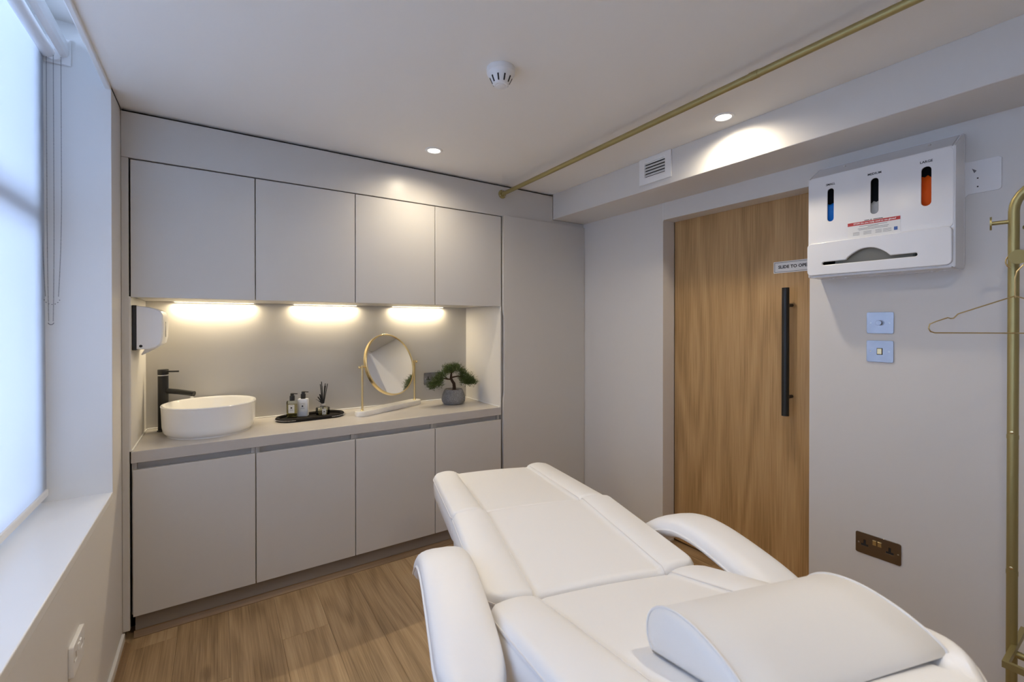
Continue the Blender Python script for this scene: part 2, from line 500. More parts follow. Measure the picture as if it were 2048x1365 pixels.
struct(quadrant('trim_5', (-0.302, YC + 0.032, 0.0), (1.556, YC + 0.032, 0.0), (0, -1), 0.024, M_woodtrim))
struct(quadrant('trim_6', (XR, DY1, 0.0), (XR, YC - 0.03, 0.0), (-1, 0), 0.020, M_woodtrimy))

# ================================================================== FITTED CUPBOARDS
DT = 0.019                                        # door thickness
ZT, ZB0 = 2.0605, 1.4700                          # wall cabinet doors
ZDT, ZDB = 0.7280, 0.0985                         # base cabinet doors
WLAB = ['pale grey flush wall cabinet over the round white basin, next to the window wall',
        'pale grey flush wall cabinet over the black oval tray, second from the window wall',
        'pale grey flush wall cabinet over the round table mirror, third from the window wall',
        'pale grey flush wall cabinet over the bonsai, beside the tall cupboard']
BLAB = ['pale grey flush base cabinet under the round white basin, next to the window wall',
        'pale grey flush base cabinet below the black oval tray, second from the window wall',
        'pale grey flush base cabinet below the round table mirror, third from the window wall',
        'pale grey flush base cabinet below the bonsai, beside the tall cupboard']
G = 0.0022
for i in range(4):
    x0, x1 = XD[i], XD[i + 1]
    xm = (x0 + x1) / 2; w = (x1 - x0) / 2
    t = thing('wall_cabinet', WLAB[i], 'cabinet', (xm, YC, ZB0), 0, 'wall cabinets over the niche')
    box('cabinet_door', -w + G, w - G, 0, DT, 0, ZT - ZB0 - 0.003, M_cab, t, 0.0012)
    bm = bmesh.new()                               # carcass: sides, top, floor, back
    dz = ZT - ZB0; dpt = YB - YC - 0.004
    for b in ((-w + .0005, -w + .018, DT + .004, dpt, .004, dz), (w - .018, w - .0005, DT + .004, dpt, .004, dz), (-w + .018, w - .018, DT + .004, dpt, dz - .018, dz),
              (-w + .018, w - .018, DT + .004, dpt, .004, .022), (-w + .018, w - .018, dpt - .008, dpt, .022, dz - .018)):
        add_box(bm, *b)
    from_bm('carcass', bm, M_cab, t)
    t = thing('base_cabinet', BLAB[i], 'cabinet', (xm, YC, 0), 0, 'base cabinets under the worktop')
    box('cabinet_door', -w + (0.006 if i == 0 else G), w - G, 0, DT, ZDB, ZDT, M_cab, t, 0.0012)
    bm = bmesh.new()
    z1 = ZW - 0.0505
    for b in ((-w + .0005, -w + .018, DT + .006, dpt, ZDB, z1), (w - .018, w - .0005, DT + .006, dpt, ZDB, z1),
              (-w + .018, w - .018, DT + .006, dpt, ZDB, ZDB + .018), (-w + .018, w - .018, dpt - .008, dpt, ZDB + .018, z1)):
        add_box(bm, *b)
    from_bm('carcass', bm, M_cab, t)
    bm = bmesh.new()                               # finger-pull channel: L profile
    add_box(bm, -w + .0185, w - .0185, 0.040, 0.052, 0.690, z1)
    add_box(bm, -w + .0185, w - .0185, DT + 0.006, 0.040, 0.690, 0.700)
    from_bm('handle_channel', bm, M_cab, t)
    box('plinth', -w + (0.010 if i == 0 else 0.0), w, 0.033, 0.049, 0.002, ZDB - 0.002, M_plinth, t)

# tall cupboard: door with a scooped pull on its left edge
tc = thing('tall_cupboard', 'tall pale grey cupboard with one flush door beside the niche', 'cupboard', ((1.5605 + XR) / 2, YC, 0))
ox = tc.location.x
xa, xb = 1.5655 - ox, XR - 0.003 - ox
out = [(xa, 0.10), (xb, 0.10), (xb, 2.0655), (xa, 2.0655), (xa, 1.450), (xa + 0.003, 1.425), (xa + 0.0085, 1.405), (xa + 0.0085, 0.905), (xa + 0.003, 0.875), (xa, 0.850)]
plate('cupboard_door', out, [], 0.022, M_cab, tc, lambda a, b, c: (a, -0.014 + c, b), 0.0008)
boxes('carcass', [(xa + .001, xa + .019, .016, YB - YC - .002, .10, 2.066), (xb - .018, xb, .016, YB - YC - .002, .10, 2.066), (xa + .019, xb - .018, .016, YB - YC - .002, 2.048, 2.066),
                  (xa + .019, xb - .018, .016, YB - YC - .002, .10, .118), (xa + .019, xb - .018, YB - YC - .01, YB - YC - .002, .118, 2.048)], M_cab, tc)
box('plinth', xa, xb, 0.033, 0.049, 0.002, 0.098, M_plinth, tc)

# fascia over the cupboards, stopping 8 mm short of the ceiling, and the left-hand filler
struct(boxes('trim_7', [(XL + .001, XBK - .001, YC - .001, YC + .018, ZT + .003, ZC - .013), (XBK - .001, XR - .001, YC + .0005, YC + .018, ZT + .008, 2.0935)], M_cab, None, 0.0008))
struct(box('gap_shade_strip', XL + .002, XBK - .002, YC + .022, YC + .034, ZC - .06, ZC - .0005, M_dark))   # added black strip, paints the shade in the gap over the fascia
struct(box('trim_8', XL + .001, XD[0] - .004, YC - .001, YC + .018, 0.046, ZT + .002, M_cab, None, 0.0008))

# worktop with the upstand bead at its back and sides
wt = thing('worktop', 'warm grey solid worktop running along the niche', 'worktop', ((XD[0] + XD[4]) / 2, YC, ZW - 0.05))
hw = (XD[4] - XD[0]) / 2
box('slab', -hw + .001, hw - .002, -0.002, YB - YC - .001, 0, 0.05, M_top, wt, 0.0015, 2)

# niche lining
struct(box('wall_niche', XD[0] + .002, 1.5575 - .008, YB - 0.004, YB + 0.004, ZW + 0.0005, ZB0 + .003, M_splash))
struct(box('trim_10', XD[0] - .018, XD[0] + .0018, YC + .001, YB + 0.004, ZW + 0.0005, ZB0 + .003, M_side, None, 0.001))
struct(box('trim_11', 1.5495, 1.5575, YC + .001, YB + 0.004, ZW + 0.0005, ZB0 + .003, M_side, None, 0.001))
struct(boxes('trim_12', [(XD[0] + .006, 1.546, YB - .010, YB - .003, ZW, ZW + .006), (XD[0] + .001, XD[0] + .007, YC + .006, YB - .010, ZW, ZW + .005), (1.5435, 1.5495, YC + .006, YB - .010, ZW, ZW + .005)], M_plast, None, 0.0015))

# under-cabinet LED fittings
LLAB = ['slim warm LED fitting under the wall cabinet above the basin', 'slim warm LED fitting under the wall cabinets above the black tray', 'slim warm LED fitting under the wall cabinets by the mirror and bonsai']
for x, lb in zip(LED, LLAB):
    t = thing('led_light', lb, 'light', (x, YB - 0.032, ZB0 + 0.004), 0, 'LED fittings under the wall cabinets')
    box('housing', -0.19, 0.19, -0.014, 0.014, -0.0025, 0.0, M_plast, t, 0.0008)
    box('lens', -0.18, 0.18, -0.010, 0.010, -0.0038, -0.0025, M_led, t)

# ================================================================== ON THE WORKTOP
def sink():
    R0, R1, h = 0.195, 0.203, 0.150
    t = thing('vessel_basin', 'round white ceramic vessel basin on the worktop', 'basin', (-0.028, 2.752, ZW))
    prof = [(0.178, 0.0), (0.178, 0.006), (0.184, 0.010), (0.193, 0.022), (0.197, 0.045), (R1 - .002, h - .012), (R1, h - .004), (R1 - .003, h), (R1 - .008, h - .001),
            (R1 - .013, h - .012), (0.184, 0.06), (0.173, 0.036), (0.150, 0.024), (0.06, 0.018), (0.024, 0.016)]
    lathe('bowl', prof, M_cer, t, 72)
    lathe('drain', [(0.024, 0.0162), (0.023, 0.019), (0.006, 0.0195)], M_screw, t, 24)
sink()
def tap():
    t = thing('basin_tap', 'tall matt black mixer tap behind the white basin', 'tap', (-0.229, 2.881, ZW))
    lathe('body', [(0.026, 0), (0.026, 0.004), (0.0225, 0.006), (0.0225, 0.281), (0.021, 0.283)], M_black, t, 28)
    lathe('collar', [(0.0205, 0.283), (0.0205, 0.287)], M_screw, t, 28)
    hd = lathe('cap', [(0.021, 0.287), (0.0235, 0.289), (0.0235, 0.312), (0.022, 0.3145)], M_black, t, 28)
    tube('lever', [(0.015, -0.010, 0.304), (0.066, -0.044, 0.305)], 0.0042, M_black, hd, 12)
    sp = tube('spout', [(0.010, -0.005, 0.205), (0.06, -0.034, 0.200), (0.132, -0.074, 0.188)], 0.0135, M_black, t, 18)
    tube('aerator', [(0.122, -0.068, 0.176), (0.122, -0.068, 0.168)], 0.009, M_screw, sp, 14)
tap()
def towel_dispenser():
    t = thing('towel_dispenser', 'white paper towel dispenser with black back on the niche end wall', 'dispenser', (XD[0] + .002, 2.64, 1.245))
    dy0, dy1 = -0.128, 0.128
    box('back_plate', 0, 0.016, dy0, dy1, -0.004, 0.192, M_blackp, t, 0.003, 2)
    # cover: rounded profile in x-z, extruded along y
    prof = [(0.016, 0.000), (0.062, -0.002), (0.086, 0.006), (0.100, 0.020), (0.106, 0.050), (0.108, 0.110), (0.106, 0.150), (0.098, 0.168), (0.082, 0.178), (0.055, 0.186), (0.016, 0.190)]
    bm = bmesh.new(); rings = []
    for y, ins in ((dy0, 0.006), (dy0 + 0.006, 0.0), (dy1 - 0.006, 0.0), (dy1, 0.006)):
        rings.append([bm.verts.new((max(0.016, a - ins), y, b + (ins * 0.5 if b < 0.09 else -ins * 0.5))) for a, b in prof])
    k = len(prof)
    for r0, r1 in zip(rings, rings[1:]):
        for j in range(k): bm.faces.new((r0[j], r0[(j + 1) % k], r1[(j + 1) % k], r1[j]))
    bm.faces.new(rings[0]); bm.faces.new(rings[-1])
    o = from_bm('cover', bm, M_plast, t, True); fix_flat(o, 30)
    lathe('lock', disc_profile(0.006, 0, 0.002, 0.0005), M_blackp, t, 16, (0.030, dy0 - 0.0015, 0.014), 'y')
    box('view_slot', 0.107, 0.1085, -0.02, -0.014, 0.05, 0.12, M_grey_ink, t)
    bm = bmesh.new()                               # paper tongue hanging out below
    a = [bm.verts.new(v) for v in ((0.040, -0.09, 0.000), (0.075, -0.09, 0.000), (0.030, -0.085, -0.028), (0.026, -0.085, -0.026))]
    b = [bm.verts.new((v.co.x, 0.09, v.co.z)) for v in a]
    for j in range(4): bm.faces.new((a[j], a[(j + 1) % 4], b[(j + 1) % 4], b[j]))
    bm.faces.new(a); bm.faces.new(b)
    from_bm('paper_towel', bm, M_paper, t)
towel_dispenser()
def tray():
    t = thing('oval_tray', 'black leather oval tray with stitched rim holding the bottles', 'tray', (0.456, 2.815, ZW), math.radians(2))
    plate('tray_base', stadium(0, 0, 0.345, 0.150, 14), [], 0.006, M_leath_b, t, lambda a, b, c: (a, b, c))
    rim = []
    for (a, b) in stadium(0, 0, 0.350, 0.155, 18): rim.append((a, b, 0.0105))
    V, F = tube_geo(rim, 0.0105, 10, True)
    o = raw('rim', V, F, M_leath_b, t, True)
    for v in o.data.vertices:
        if v.co.z < 0: v.co.z = 0
    V, F = [], []
    big = stadium(0, 0, 0.376, 0.181, 40)
    for k, (a, b) in enumerate(big):
        if k % 1 == 0:
            vv, ff = tube_geo([(a, b - 0.0, 0.0085), (a * 1.0, b, 0.0125)], 0.0012, 4, False, len(V))
            V += vv; F += ff
    raw('stitching', V, F, M_thread, t, True)['kind'] = 'stuff'
tray()
def bottle(name, label, x, y, rz, m, inner, hb, cap_m):
    t = thing(name, label, 'bottle', (x, y, ZW + 0.0062), rz, 'pump bottles on the black tray')
    w, d = 0.0285, 0.0165
    secs = [(0.0, 0.90), (0.003, 1.0), (hb - 0.008, 1.0), (hb - 0.001, 0.93), (hb, 0.80)]
    V, F = [], []
    for z, s in secs:
        for a, b in rrect(-w * s, w * s, -d * s, d * s, 0.006 * s, 4): V.append((a, b, z))
    n = len(V) // len(secs)
    for i in range(len(secs) - 1):
        for j in range(n): F.append((i * n + j, i * n + (j + 1) % n, (i + 1) * n + (j + 1) % n, (i + 1) * n + j))
    F.append(tuple(range(n))); F.append(tuple((len(secs) - 1) * n + j for j in range(n)))
    o = raw('flask', V, F, m, t, True); fix_flat(o, 40)
    if inner:
        q = box('contents', -w * .88, w * .88, -d * .82, d * .82, 0.006, hb - 0.020, inner, t, 0.004, 2)
    pl = lathe('pump_collar', [(0.0125, hb), (0.0135, hb + .002), (0.0135, hb + .026), (0.0125, hb + .028)], cap_m, t, 20)
    lathe('pump_head', [(0.0095, hb + .028), (0.0095, hb + .040), (0.008, hb + .042)], cap_m, pl, 18)
    tube('nozzle', [(0, 0, hb + .0395), (0.030, -0.006, hb + .0385)], 0.0028, cap_m, pl, 8)
    lb = box('paper_label', -0.016, 0.016, -d - .0006, -d + .0002, 0.028, hb - 0.022, M_label, t)
    zc = 0.028 + (hb - 0.05) * 0.62
    box('emblem', -0.0045, 0.0045, -d - .0009, -d - .0005, zc - .004, zc + .004, M_ink, lb)
    to = lambda a, b, c: (a, -d - .0008 - c, zc + b)
    for dz, wd in ((0.012, .020), (-0.010, .016), (-0.015, .022)):
        box('print_line', -wd / 2, wd / 2, -d - .0009, -d - .0005, zc + dz, zc + dz + .0012, M_grey_ink, lb)
bottle('soap_bottle', 'clear glass hand wash bottle with black pump on the black tray', 0.362, 2.850, math.radians(-22), M_bottle, M_liquid, 0.098, M_blackp)
bottle('lotion_bottle', 'opaque white lotion bottle with black pump on the black tray', 0.422, 2.862, math.radians(-22), M_plast, None, 0.102, M_blackp)
def diffuser():
    t = thing('reed_diffuser', 'squat glass reed diffuser with black reeds on the black tray', 'diffuser', (0.527, 2.848, ZW + 0.0062))
    lathe('glass_jar', [(0.034, 0), (0.0385, 0.003), (0.040, 0.012), (0.040, 0.038), (0.036, 0.043), (0.016, 0.046), (0.014, 0.050)], M_bottle, t, 36)
    lathe('oil', [(0.034, 0.004), (0.0375, 0.010), (0.0375, 0.014)], M_liquid, t, 30)
    lathe('collar', [(0.0150, 0.050), (0.0155, 0.051), (0.0155, 0.064), (0.0130, 0.065)], M_screw, t, 24)
    lb = box('paper_label', -0.011, 0.011, -0.0412, -0.0398, 0.006, 0.040, M_label, t)
    box('emblem', -0.003, 0.003, -0.0416, -0.0411, 0.020, 0.026, M_ink, lb)
    for k in range(8):
        a = 2 * PI * k / 8 + 0.3; q = 0.004; s = 0.022
        lean = (0.5 + 0.5 * (k % 3)) * s
        tube('reed', [(-q * math.cos(a), -q * math.sin(a) * .6, 0.012), (lean * math.cos(a) + .006, lean * math.sin(a) * .6, 0.170 + 0.012 * (k % 3))], 0.0022, M_reed, t, 6)
    for k, (dx, dz, b) in enumerate(((-0.030, 0.105, 0.006), (-0.042, 0.092, -0.004), (-0.020, 0.120, 0.0))):   # black ribbon bow
        V = [(-0.006, b - .002, 0.064), (0.002, b - .002, 0.068), (dx + .008, b - .002, dz), (dx, b - .002, dz + .003), (dx * .6 - .004, b - .002, dz * .55 + .036),
             (-0.006, b + .002, 0.064), (0.002, b + .002, 0.068), (dx + .008, b + .002, dz), (dx, b + .002, dz + .003), (dx * .6 - .004, b + .002, dz * .55 + .036)]
        F = [(0, 1, 2, 3, 4), (9, 8, 7, 6, 5)] + [(j, (j + 1) % 5, 5 + (j + 1) % 5, 5 + j) for j in range(5)]
        raw('ribbon', V, F, M_reed, t, False)
diffuser()
def table_mirror():
    p0, p1 = Vector((0.722, 2.712)), Vector((1.122, 2.905))
    c = (p0 + p1) / 2; ax = p1 - p0; L = ax.length; rz = math.atan2(ax.y, ax.x)
    t = thing('table_mirror', 'round tilting table mirror with brass frame on a marble base', 'mirror', (c.x, c.y, ZW), rz)
    plate('marble_base', stadium(0, 0, L + 0.085, 0.082, 14), [], 0.030, M_marble, t, lambda a, b, c: (a, b, c), 0.002)
    zc = 0.288; R = 0.196
    for s in (-1, 1):
        ps = tube('post', [(s * L / 2, 0, 0.029), (s * L / 2, 0, zc + 0.012)], 0.0062, M_brass, t, 14)
        lathe('post_foot', [(0.0095, 0.030), (0.0095, 0.034), (0.007, 0.036)], M_brass, ps, 18, (s * L / 2, 0, 0))
        tube('pivot_pin', [(s * (R + 0.002), 0, zc), (s * (L / 2 + 0.016), 0, zc)], 0.0035, M_brass, ps, 10)
        lathe('pivot_knob', [(0.0035, s * 0.0), (0.0075, s * 0.003), (0.0075, s * 0.009), (0.004, s * 0.012)], M_brass, ps, 16, (s * (L / 2 + 0.014), 0, zc), 'x')
    tl = math.radians(-MIRROR_TILT)
    def tilt(o):
        o.location = (0, 0, zc); o.rotation_euler = (tl, 0, 0); return o
    prof = [(R - 0.006, -0.012), (R, -0.0125), (R + 0.0025, -0.010), (R + 0.0025, 0.010), (R, 0.0125), (R - 0.006, 0.012)]
    fr = tilt(lathe('frame', prof + [(R - 0.006, -0.012)], M_brass, t, 96, (0, 0, 0), 'y', False))
    tilt(lathe('mirror_glass', [(R - 0.0055, 0.004), (R - 0.0055, -0.008)], M_mirror, t, 96, (0, 0, 0), 'y'))
MIRROR_TILT = 16.0
table_mirror()

def bonsai():
    cx, cy = 1.352, 2.775
    t = thing('potted_bonsai', 'small pine bonsai in a grey speckled pot at the niche end', 'plant', (cx, cy, ZW))
    lathe('pot', [(0.055, 0), (0.068, 0.004), (0.078, 0.018), (0.081, 0.036), (0.077, 0.062), (0.066, 0.088), (0.060, 0.101), (0.056, 0.101), (0.055, 0.094)], M_concrete, t, 40)
    lathe('soil', [(0.055, 0.088), (0.0555, 0.093), (0.02, 0.096)], M_soil, t, 24)
    trunk = [(0.004, 0, 0.09), (0.006, 0, 0.115), (0.003, 0, 0.138), (-0.010, 0.002, 0.158), (-0.018, 0.002, 0.178), (-0.016, 0, 0.205), (-0.012, 0, 0.235)]
    tr = tube('trunk', trunk, [0.013, 0.0115, 0.011, 0.0095, 0.0085, 0.0065, 0.004], M_bark, t, 10)
    br = [[(-0.016, 0, 0.168), (-0.05, -0.008, 0.172), (-0.085, -0.01, 0.180), (-0.13, -0.012, 0.160)],
          [(-0.045, -0.006, 0.172), (-0.062, 0.0, 0.188), (-0.080, 0.006, 0.205)],
          [(-0.016, 0, 0.180), (0.025, -0.005, 0.186), (0.065, -0.010, 0.180), (0.110, -0.014, 0.155)],
          [(-0.014, 0, 0.21), (0.02, 0.004, 0.232), (0.05, 0.01, 0.245)],
          [(-0.014, 0, 0.215), (-0.05, 0.0, 0.238)]]
    for b in br: tube('branch', b, [0.006, 0.0045, 0.003, 0.002][:len(b)] if len(b) == 4 else [0.0045, 0.003, 0.002][:len(b)] , M_bark, t, 8)
    clumps = [(-0.175, -0.01, 0.140, .030), (-0.145, -0.012, 0.158, .034), (-0.150, 0.0, 0.130, .026), (-0.118, -0.01, 0.180, .034), (-0.105, 0.01, 0.168, .030), (-0.085, 0.0, 0.205, .034),
              (-0.062, -0.01, 0.225, .032), (-0.040, 0.008, 0.240, .030), (-0.015, 0.0, 0.250, .032), (0.012, -0.005, 0.252, .032), (0.035, 0.006, 0.240, .032),
              (0.055, -0.008, 0.220, .032), (0.075, 0.0, 0.200, .034), (0.090, -0.012, 0.182, .034), (0.068, 0.0, 0.170, .030), (0.085, -0.006, 0.150, .032), (0.115, -0.008, 0.165, .034),
              (0.135, 0.0, 0.150, .030), (0.150, -0.006, 0.140, .026), (0.105, -0.01, 0.140, .028), (-0.02, 0.0, 0.228, .026), (-0.125, -0.02, 0.145, .028)]
    rnd = random.Random(3)
    V, F = [], []
    for (a, b, z, r) in clumps:
        for k in range(260):
            th = rnd.uniform(0, 2 * PI); ph = math.acos(rnd.uniform(-0.55, 1.0))
            d = Vector((math.sin(ph) * math.cos(th), math.sin(ph) * math.sin(th), math.cos(ph)))
            d = (d + Vector((0, 0, 0.25))).normalized()
            o0 = Vector((a, b * 1.6, z)) + Vector((rnd.gauss(0, r * .40), rnd.gauss(0, r * .6), rnd.gauss(0, r * .42)))
            tip = o0 + d * rnd.uniform(0.016, 0.028)
            sd = d.cross(Vector((rnd.random() - .5, rnd.random() - .5, rnd.random() - .5))).normalized() * 0.0014
            s2 = d.cross(sd).normalized() * 0.0009
            i = len(V)
            V += [o0 + sd, o0 - sd, o0 + s2, tip]
            F += [(i, i + 1, i + 3), (i + 1, i + 2, i + 3), (i + 2, i, i + 3)]
    me = bpy.data.meshes.new('foliage'); me.from_pydata([tuple(v) for v in V], [], F); me.update()
    f = link('foliage', me, M_needle, t); f['kind'] = 'stuff'
bonsai()

# ================================================================== SWITCHES AND SOCKETS
def faceplate(name, label, cat, loc, to, w, h, m, r=0.006, holes=()):
    t = thing(name, label, cat, loc)
    plate('face_plate', rrect(-w / 2, w / 2, -h / 2, h / 2, r, 4), list(holes), 0.004, m, t, to, 0.0006)
    return t
RT = lambda a, b, c: (-c, -a, b)
def screw(t, a, b, to, c0=0.0038, r=0.0032):
    V, F = [], []
    n = 12
    for rr, c in ((r, c0), (r * .9, c0 + .0008)):
        for j in range(n): V.append(to(a + rr * math.cos(2 * PI * j / n), b + rr * math.sin(2 * PI * j / n), c))
    F = [(j, (j + 1) % n, n + (j + 1) % n, n + j) for j in range(n)] + [tuple(range(n)), tuple(range(n, 2 * n))]
    s = raw('screw', V, F, M_screw, t, False)
    V = [to(a + x, b + y, c) for c in (c0 + .0007, c0 + .0010) for x, y in ((-r * .75, -r * .15), (r * .75, -r * .15), (r * .75, r * .15), (-r * .75, r * .15))]
    raw('screw_slot', V, [(0, 1, 2, 3), (4, 5, 6, 7), (0, 1, 5, 4), (1, 2, 6, 5), (2, 3, 7, 6), (3, 0, 4, 7)], M_ink, s, False)
XF = XR - 0.0002
t = faceplate('dimmer_switch', 'brushed steel dimmer plate with round knob above the light switch', 'switch', (XF, 0.700, 1.360), RT, 0.090, 0.088, M_steel)
screw(t, -0.031, 0, RT); screw(t, 0.031, 0, RT)
kn = lathe('knob', [(0.0105, 0.0), (0.0105, -0.014), (0.0095, -0.016), (0.0, -0.016)], M_steel, t, 28, (-0.004, 0.0, 0.0), 'x')
t = faceplate('light_switch', 'brushed steel rocker light switch plate below the dimmer', 'switch', (XF, 0.7005, 1.2425), RT, 0.090, 0.089, M_steel)
screw(t, -0.031, 0, RT); screw(t, 0.031, 0, RT)
box('rocker_surround', -0.0050, -0.0038, -0.0095, 0.0095, -0.0135, 0.0135, M_ink, t)
bm = bmesh.new(); add_box(bm, -0.0085, -0.0048, -0.0080, 0.0080, -0.0115, 0.0115, 0.001)
rk = from_bm('rocker', bm, M_brass, t)
def tslot(cx, cz, s=1.0):
    return [(cx - .004, cz + .016), (cx + .004, cz + .016), (cx + .004, cz - .001), (cx + .0125, cz - .001), (cx + .0125, cz - .0095), (cx - .0125, cz - .0095), (cx - .0125, cz - .001), (cx - .004, cz - .001)]
def socket_cavity(t, cx, cz, to):
    V = [to(cx + x, cz + y, c) for c in (-0.0, 0.0016) for x, y in ((-.015, -.013), (.015, -.013), (.015, .019), (-.015, .019))]
    raw('socket_insert', V, [(0, 1, 2, 3), (4, 5, 6, 7), (0, 1, 5, 4), (1, 2, 6, 5), (2, 3, 7, 6), (3, 0, 4, 7)], M_blackp, t, False)
t = faceplate('double_socket', 'dark bronze double power socket low on the wall beside the door', 'socket', (XF, 0.7052, 0.4300), RT, 0.152, 0.087, M_bronze, 0.007, [tslot(-0.044, 0.0), tslot(0.040, -0.0)])
for cx in (-0.044, 0.040): socket_cavity(t, cx, 0.0, RT)
screw(t, -0.065, 0.0, RT); screw(t, 0.067, 0.0, RT)
for cx in (-0.010, 0.007):
    o = box('rocker', -0.0085, -0.0036, -cx - .0065, -cx + .0065, 0.006, 0.026, M_brass, t, 0.001)
# socket inside the niche (behind the bonsai)
BT = lambda a, b, c: (a, -c, b)
t = faceplate('niche_socket', 'brushed steel double socket on the splashback behind the bonsai', 'socket', (1.289, YB - 0.0045, 0.967), BT, 0.148, 0.086, M_steel, 0.006, [tslot(-0.042, 0.0), tslot(0.042, 0.0)])
for cx in (-0.042, 0.042): socket_cavity(t, cx, 0.0, BT)
screw(t, -0.064, 0.0, BT); screw(t, 0.064, 0.0, BT)
# white socket low on the window wall
LT = lambda a, b, c: (c, a, b)
t = thing('wall_socket', 'white plastic socket plate low on the window wall', 'socket', (XL, 1.722, 0.436))
plate('face_plate', rrect(-0.060, 0.060, -0.043, 0.043, 0.005, 4), [tslot(-0.032, 0.0), tslot(0.032, 0.0)], 0.011, M_plast, t, LT, 0.0015)
for cx in (-0.032, 0.032): socket_cavity(t, cx, 0.0, lambda a, b, c: (c + 0.006, a, b))
screw(t, -0.053, 0.0, LT, 0.0108); screw(t, 0.053, 0.0, LT, 0.0108)
for cx in (-0.010, 0.010): box('rocker', 0.0105, 0.014, cx - .006, cx + .006, 0.008, 0.026, M_plast, t, 0.001)

# ================================================================== CEILING FITTINGS
DLAB = ['lit recessed downlight in the ceiling in front of the wall cabinets', 'lit recessed downlight in the ceiling close to the bulkhead']
for (x, y), lb in zip(DOWN[:2], DLAB):
    t = thing('downlight', lb, 'light', (x, y, ZC), 0, 'recessed ceiling downlights')
    lathe('trim_ring', [(0.031, -0.0012), (0.034, -0.004), (0.044, -0.0035), (0.0465, 0.0)], M_plast, t, 48, cap=False)
    lathe('lens', [(0.0315, -0.0006), (0.0315, -0.0016), (0.028, -0.0018)], M_lens, t, 40)
t = thing('smoke_detector', 'round white smoke detector on the ceiling', 'detector', (0.852, 1.362, ZC))
lathe('base', [(0.0505, 0.0), (0.0515, -0.004), (0.0505, -0.019), (0.046, -0.024)], M_plast, t, 48)
lathe('head', [(0.046, -0.024), (0.0405, -0.032), (0.031, -0.052), (0.025, -0.060), (0.022, -0.061)], M_plast, t, 48)
lathe('test_button', [(0.0170, -0.0605), (0.0170, -0.0625), (0.0160, -0.063)], M_plast, t, 32)
for k in range(10):
    a = 2 * PI * k / 10 + 0.12
    ca, sa = math.cos(a), math.sin(a)
    V = []
    for rr, zz in ((0.0400, -0.0345), (0.0300, -0.0540)):
        for s in (-0.0026, 0.0026):
            for d in (0.0008, -0.003):
                V.append(((rr + d) * ca - s * sa, (rr + d) * sa + s * ca, zz - d * 0.6))
    raw('vent_slot', V, [(0, 1, 3, 2), (4, 6, 7, 5), (0, 2, 6, 4), (1, 5, 7, 3), (0, 4, 5, 1), (2, 3, 7, 6)], M_ink, t, False)

# curtain rail
t = thing('curtain_rail', 'gold curtain rail running under the ceiling across the room', 'rail', (1.5625, YC - 0.001, 2.205), -0.0134)
tube('rail_tube', [(0, -0.006, 0), (0, -1.66, 0.004)], 0.0125, M_gold, t, 20)
tube('rail_tube', [(0, -1.66, 0.004), (0, YN - YC + 0.004, 0.008)], 0.0125, M_gold, t, 20)
tube('joint_sleeve', [(0, -1.645, 0.004), (0, -1.675, 0.004)], 0.0137, M_gold, t, 20)
fl_ = lathe('wall_flange', [(0.028, 0.0), (0.028, -0.004), (0.022, -0.007), (0.0145, -0.008), (0.0145, -0.022), (0.0135, -0.023)], M_gold, t, 32, (0, 0, 0), 'y')
for a in (90, 210, 330):
    lathe('screw', [(0.003, -0.005), (0.003, -0.0078), (0.002, -0.0082)], M_screw, fl_, 10, (0.0215 * math.cos(math.radians(a)), 0, 0.0215 * math.sin(math.radians(a))), 'y')

# vent grille on the bulkhead face
t = thing('air_vent', 'small white louvred air vent on the bulkhead', 'vent', (XBK, 1.596, 2.200))
plate('vent_frame', rrect(-0.105, 0.105, -0.074, 0.069, 0.003, 2), [rrect(-0.067, 0.067, -0.037, 0.043, 0.002, 2)], 0.010, M_plast, t, RT, 0.001)
box('duct_shade', -0.0012, -0.0004, -0.066, 0.066, -0.036, 0.042, M_dark, t)  # flat black sheet, painted shade behind the louvres
for k in range(5):
    z = -0.034 + 0.0165 * k
    V = [(-0.0098, y, z) for y in (-.067, .067)] + [(-0.0016, y, z + .0125) for y in (-.067, .067)] + [(-0.0098, y, z + .0022) for y in (-.067, .067)] + [(-0.0016, y, z + .0142) for y in (-.067, .067)]
    raw('louvre', V, [(0, 1, 3, 2), (4, 6, 7, 5), (0, 4, 5, 1), (2, 3, 7, 6), (0, 2, 6, 4), (1, 5, 7, 3)], M_plast, t, False)

# ================================================================== DOOR SIGN
XS = XR + 0.1085
t = thing('door_sign', 'white SLIDE TO OPEN sign on the oak sliding door', 'sign', (XS, 1.078, 1.6425))
plate('sign_plate', rrect(-0.098, 0.098, -0.029, 0.029, 0.001, 1), [], 0.0015, M_paper, t, RT)
plate('border', rrect(-0.0935, 0.0935, -0.0245, 0.0245, 0.001, 1), [rrect(-0.0917, 0.0917, -0.0227, 0.0227, 0.001, 1)], 0.0004, M_ink, t, lambda a, b, c: (-c - 0.0014, -a, b))
lettering('lettering', 'SLIDE TO OPEN', 0.0212, M_ink, t, lambda a, b, c: (-0.0017 - c, -a, b), 0.0007)

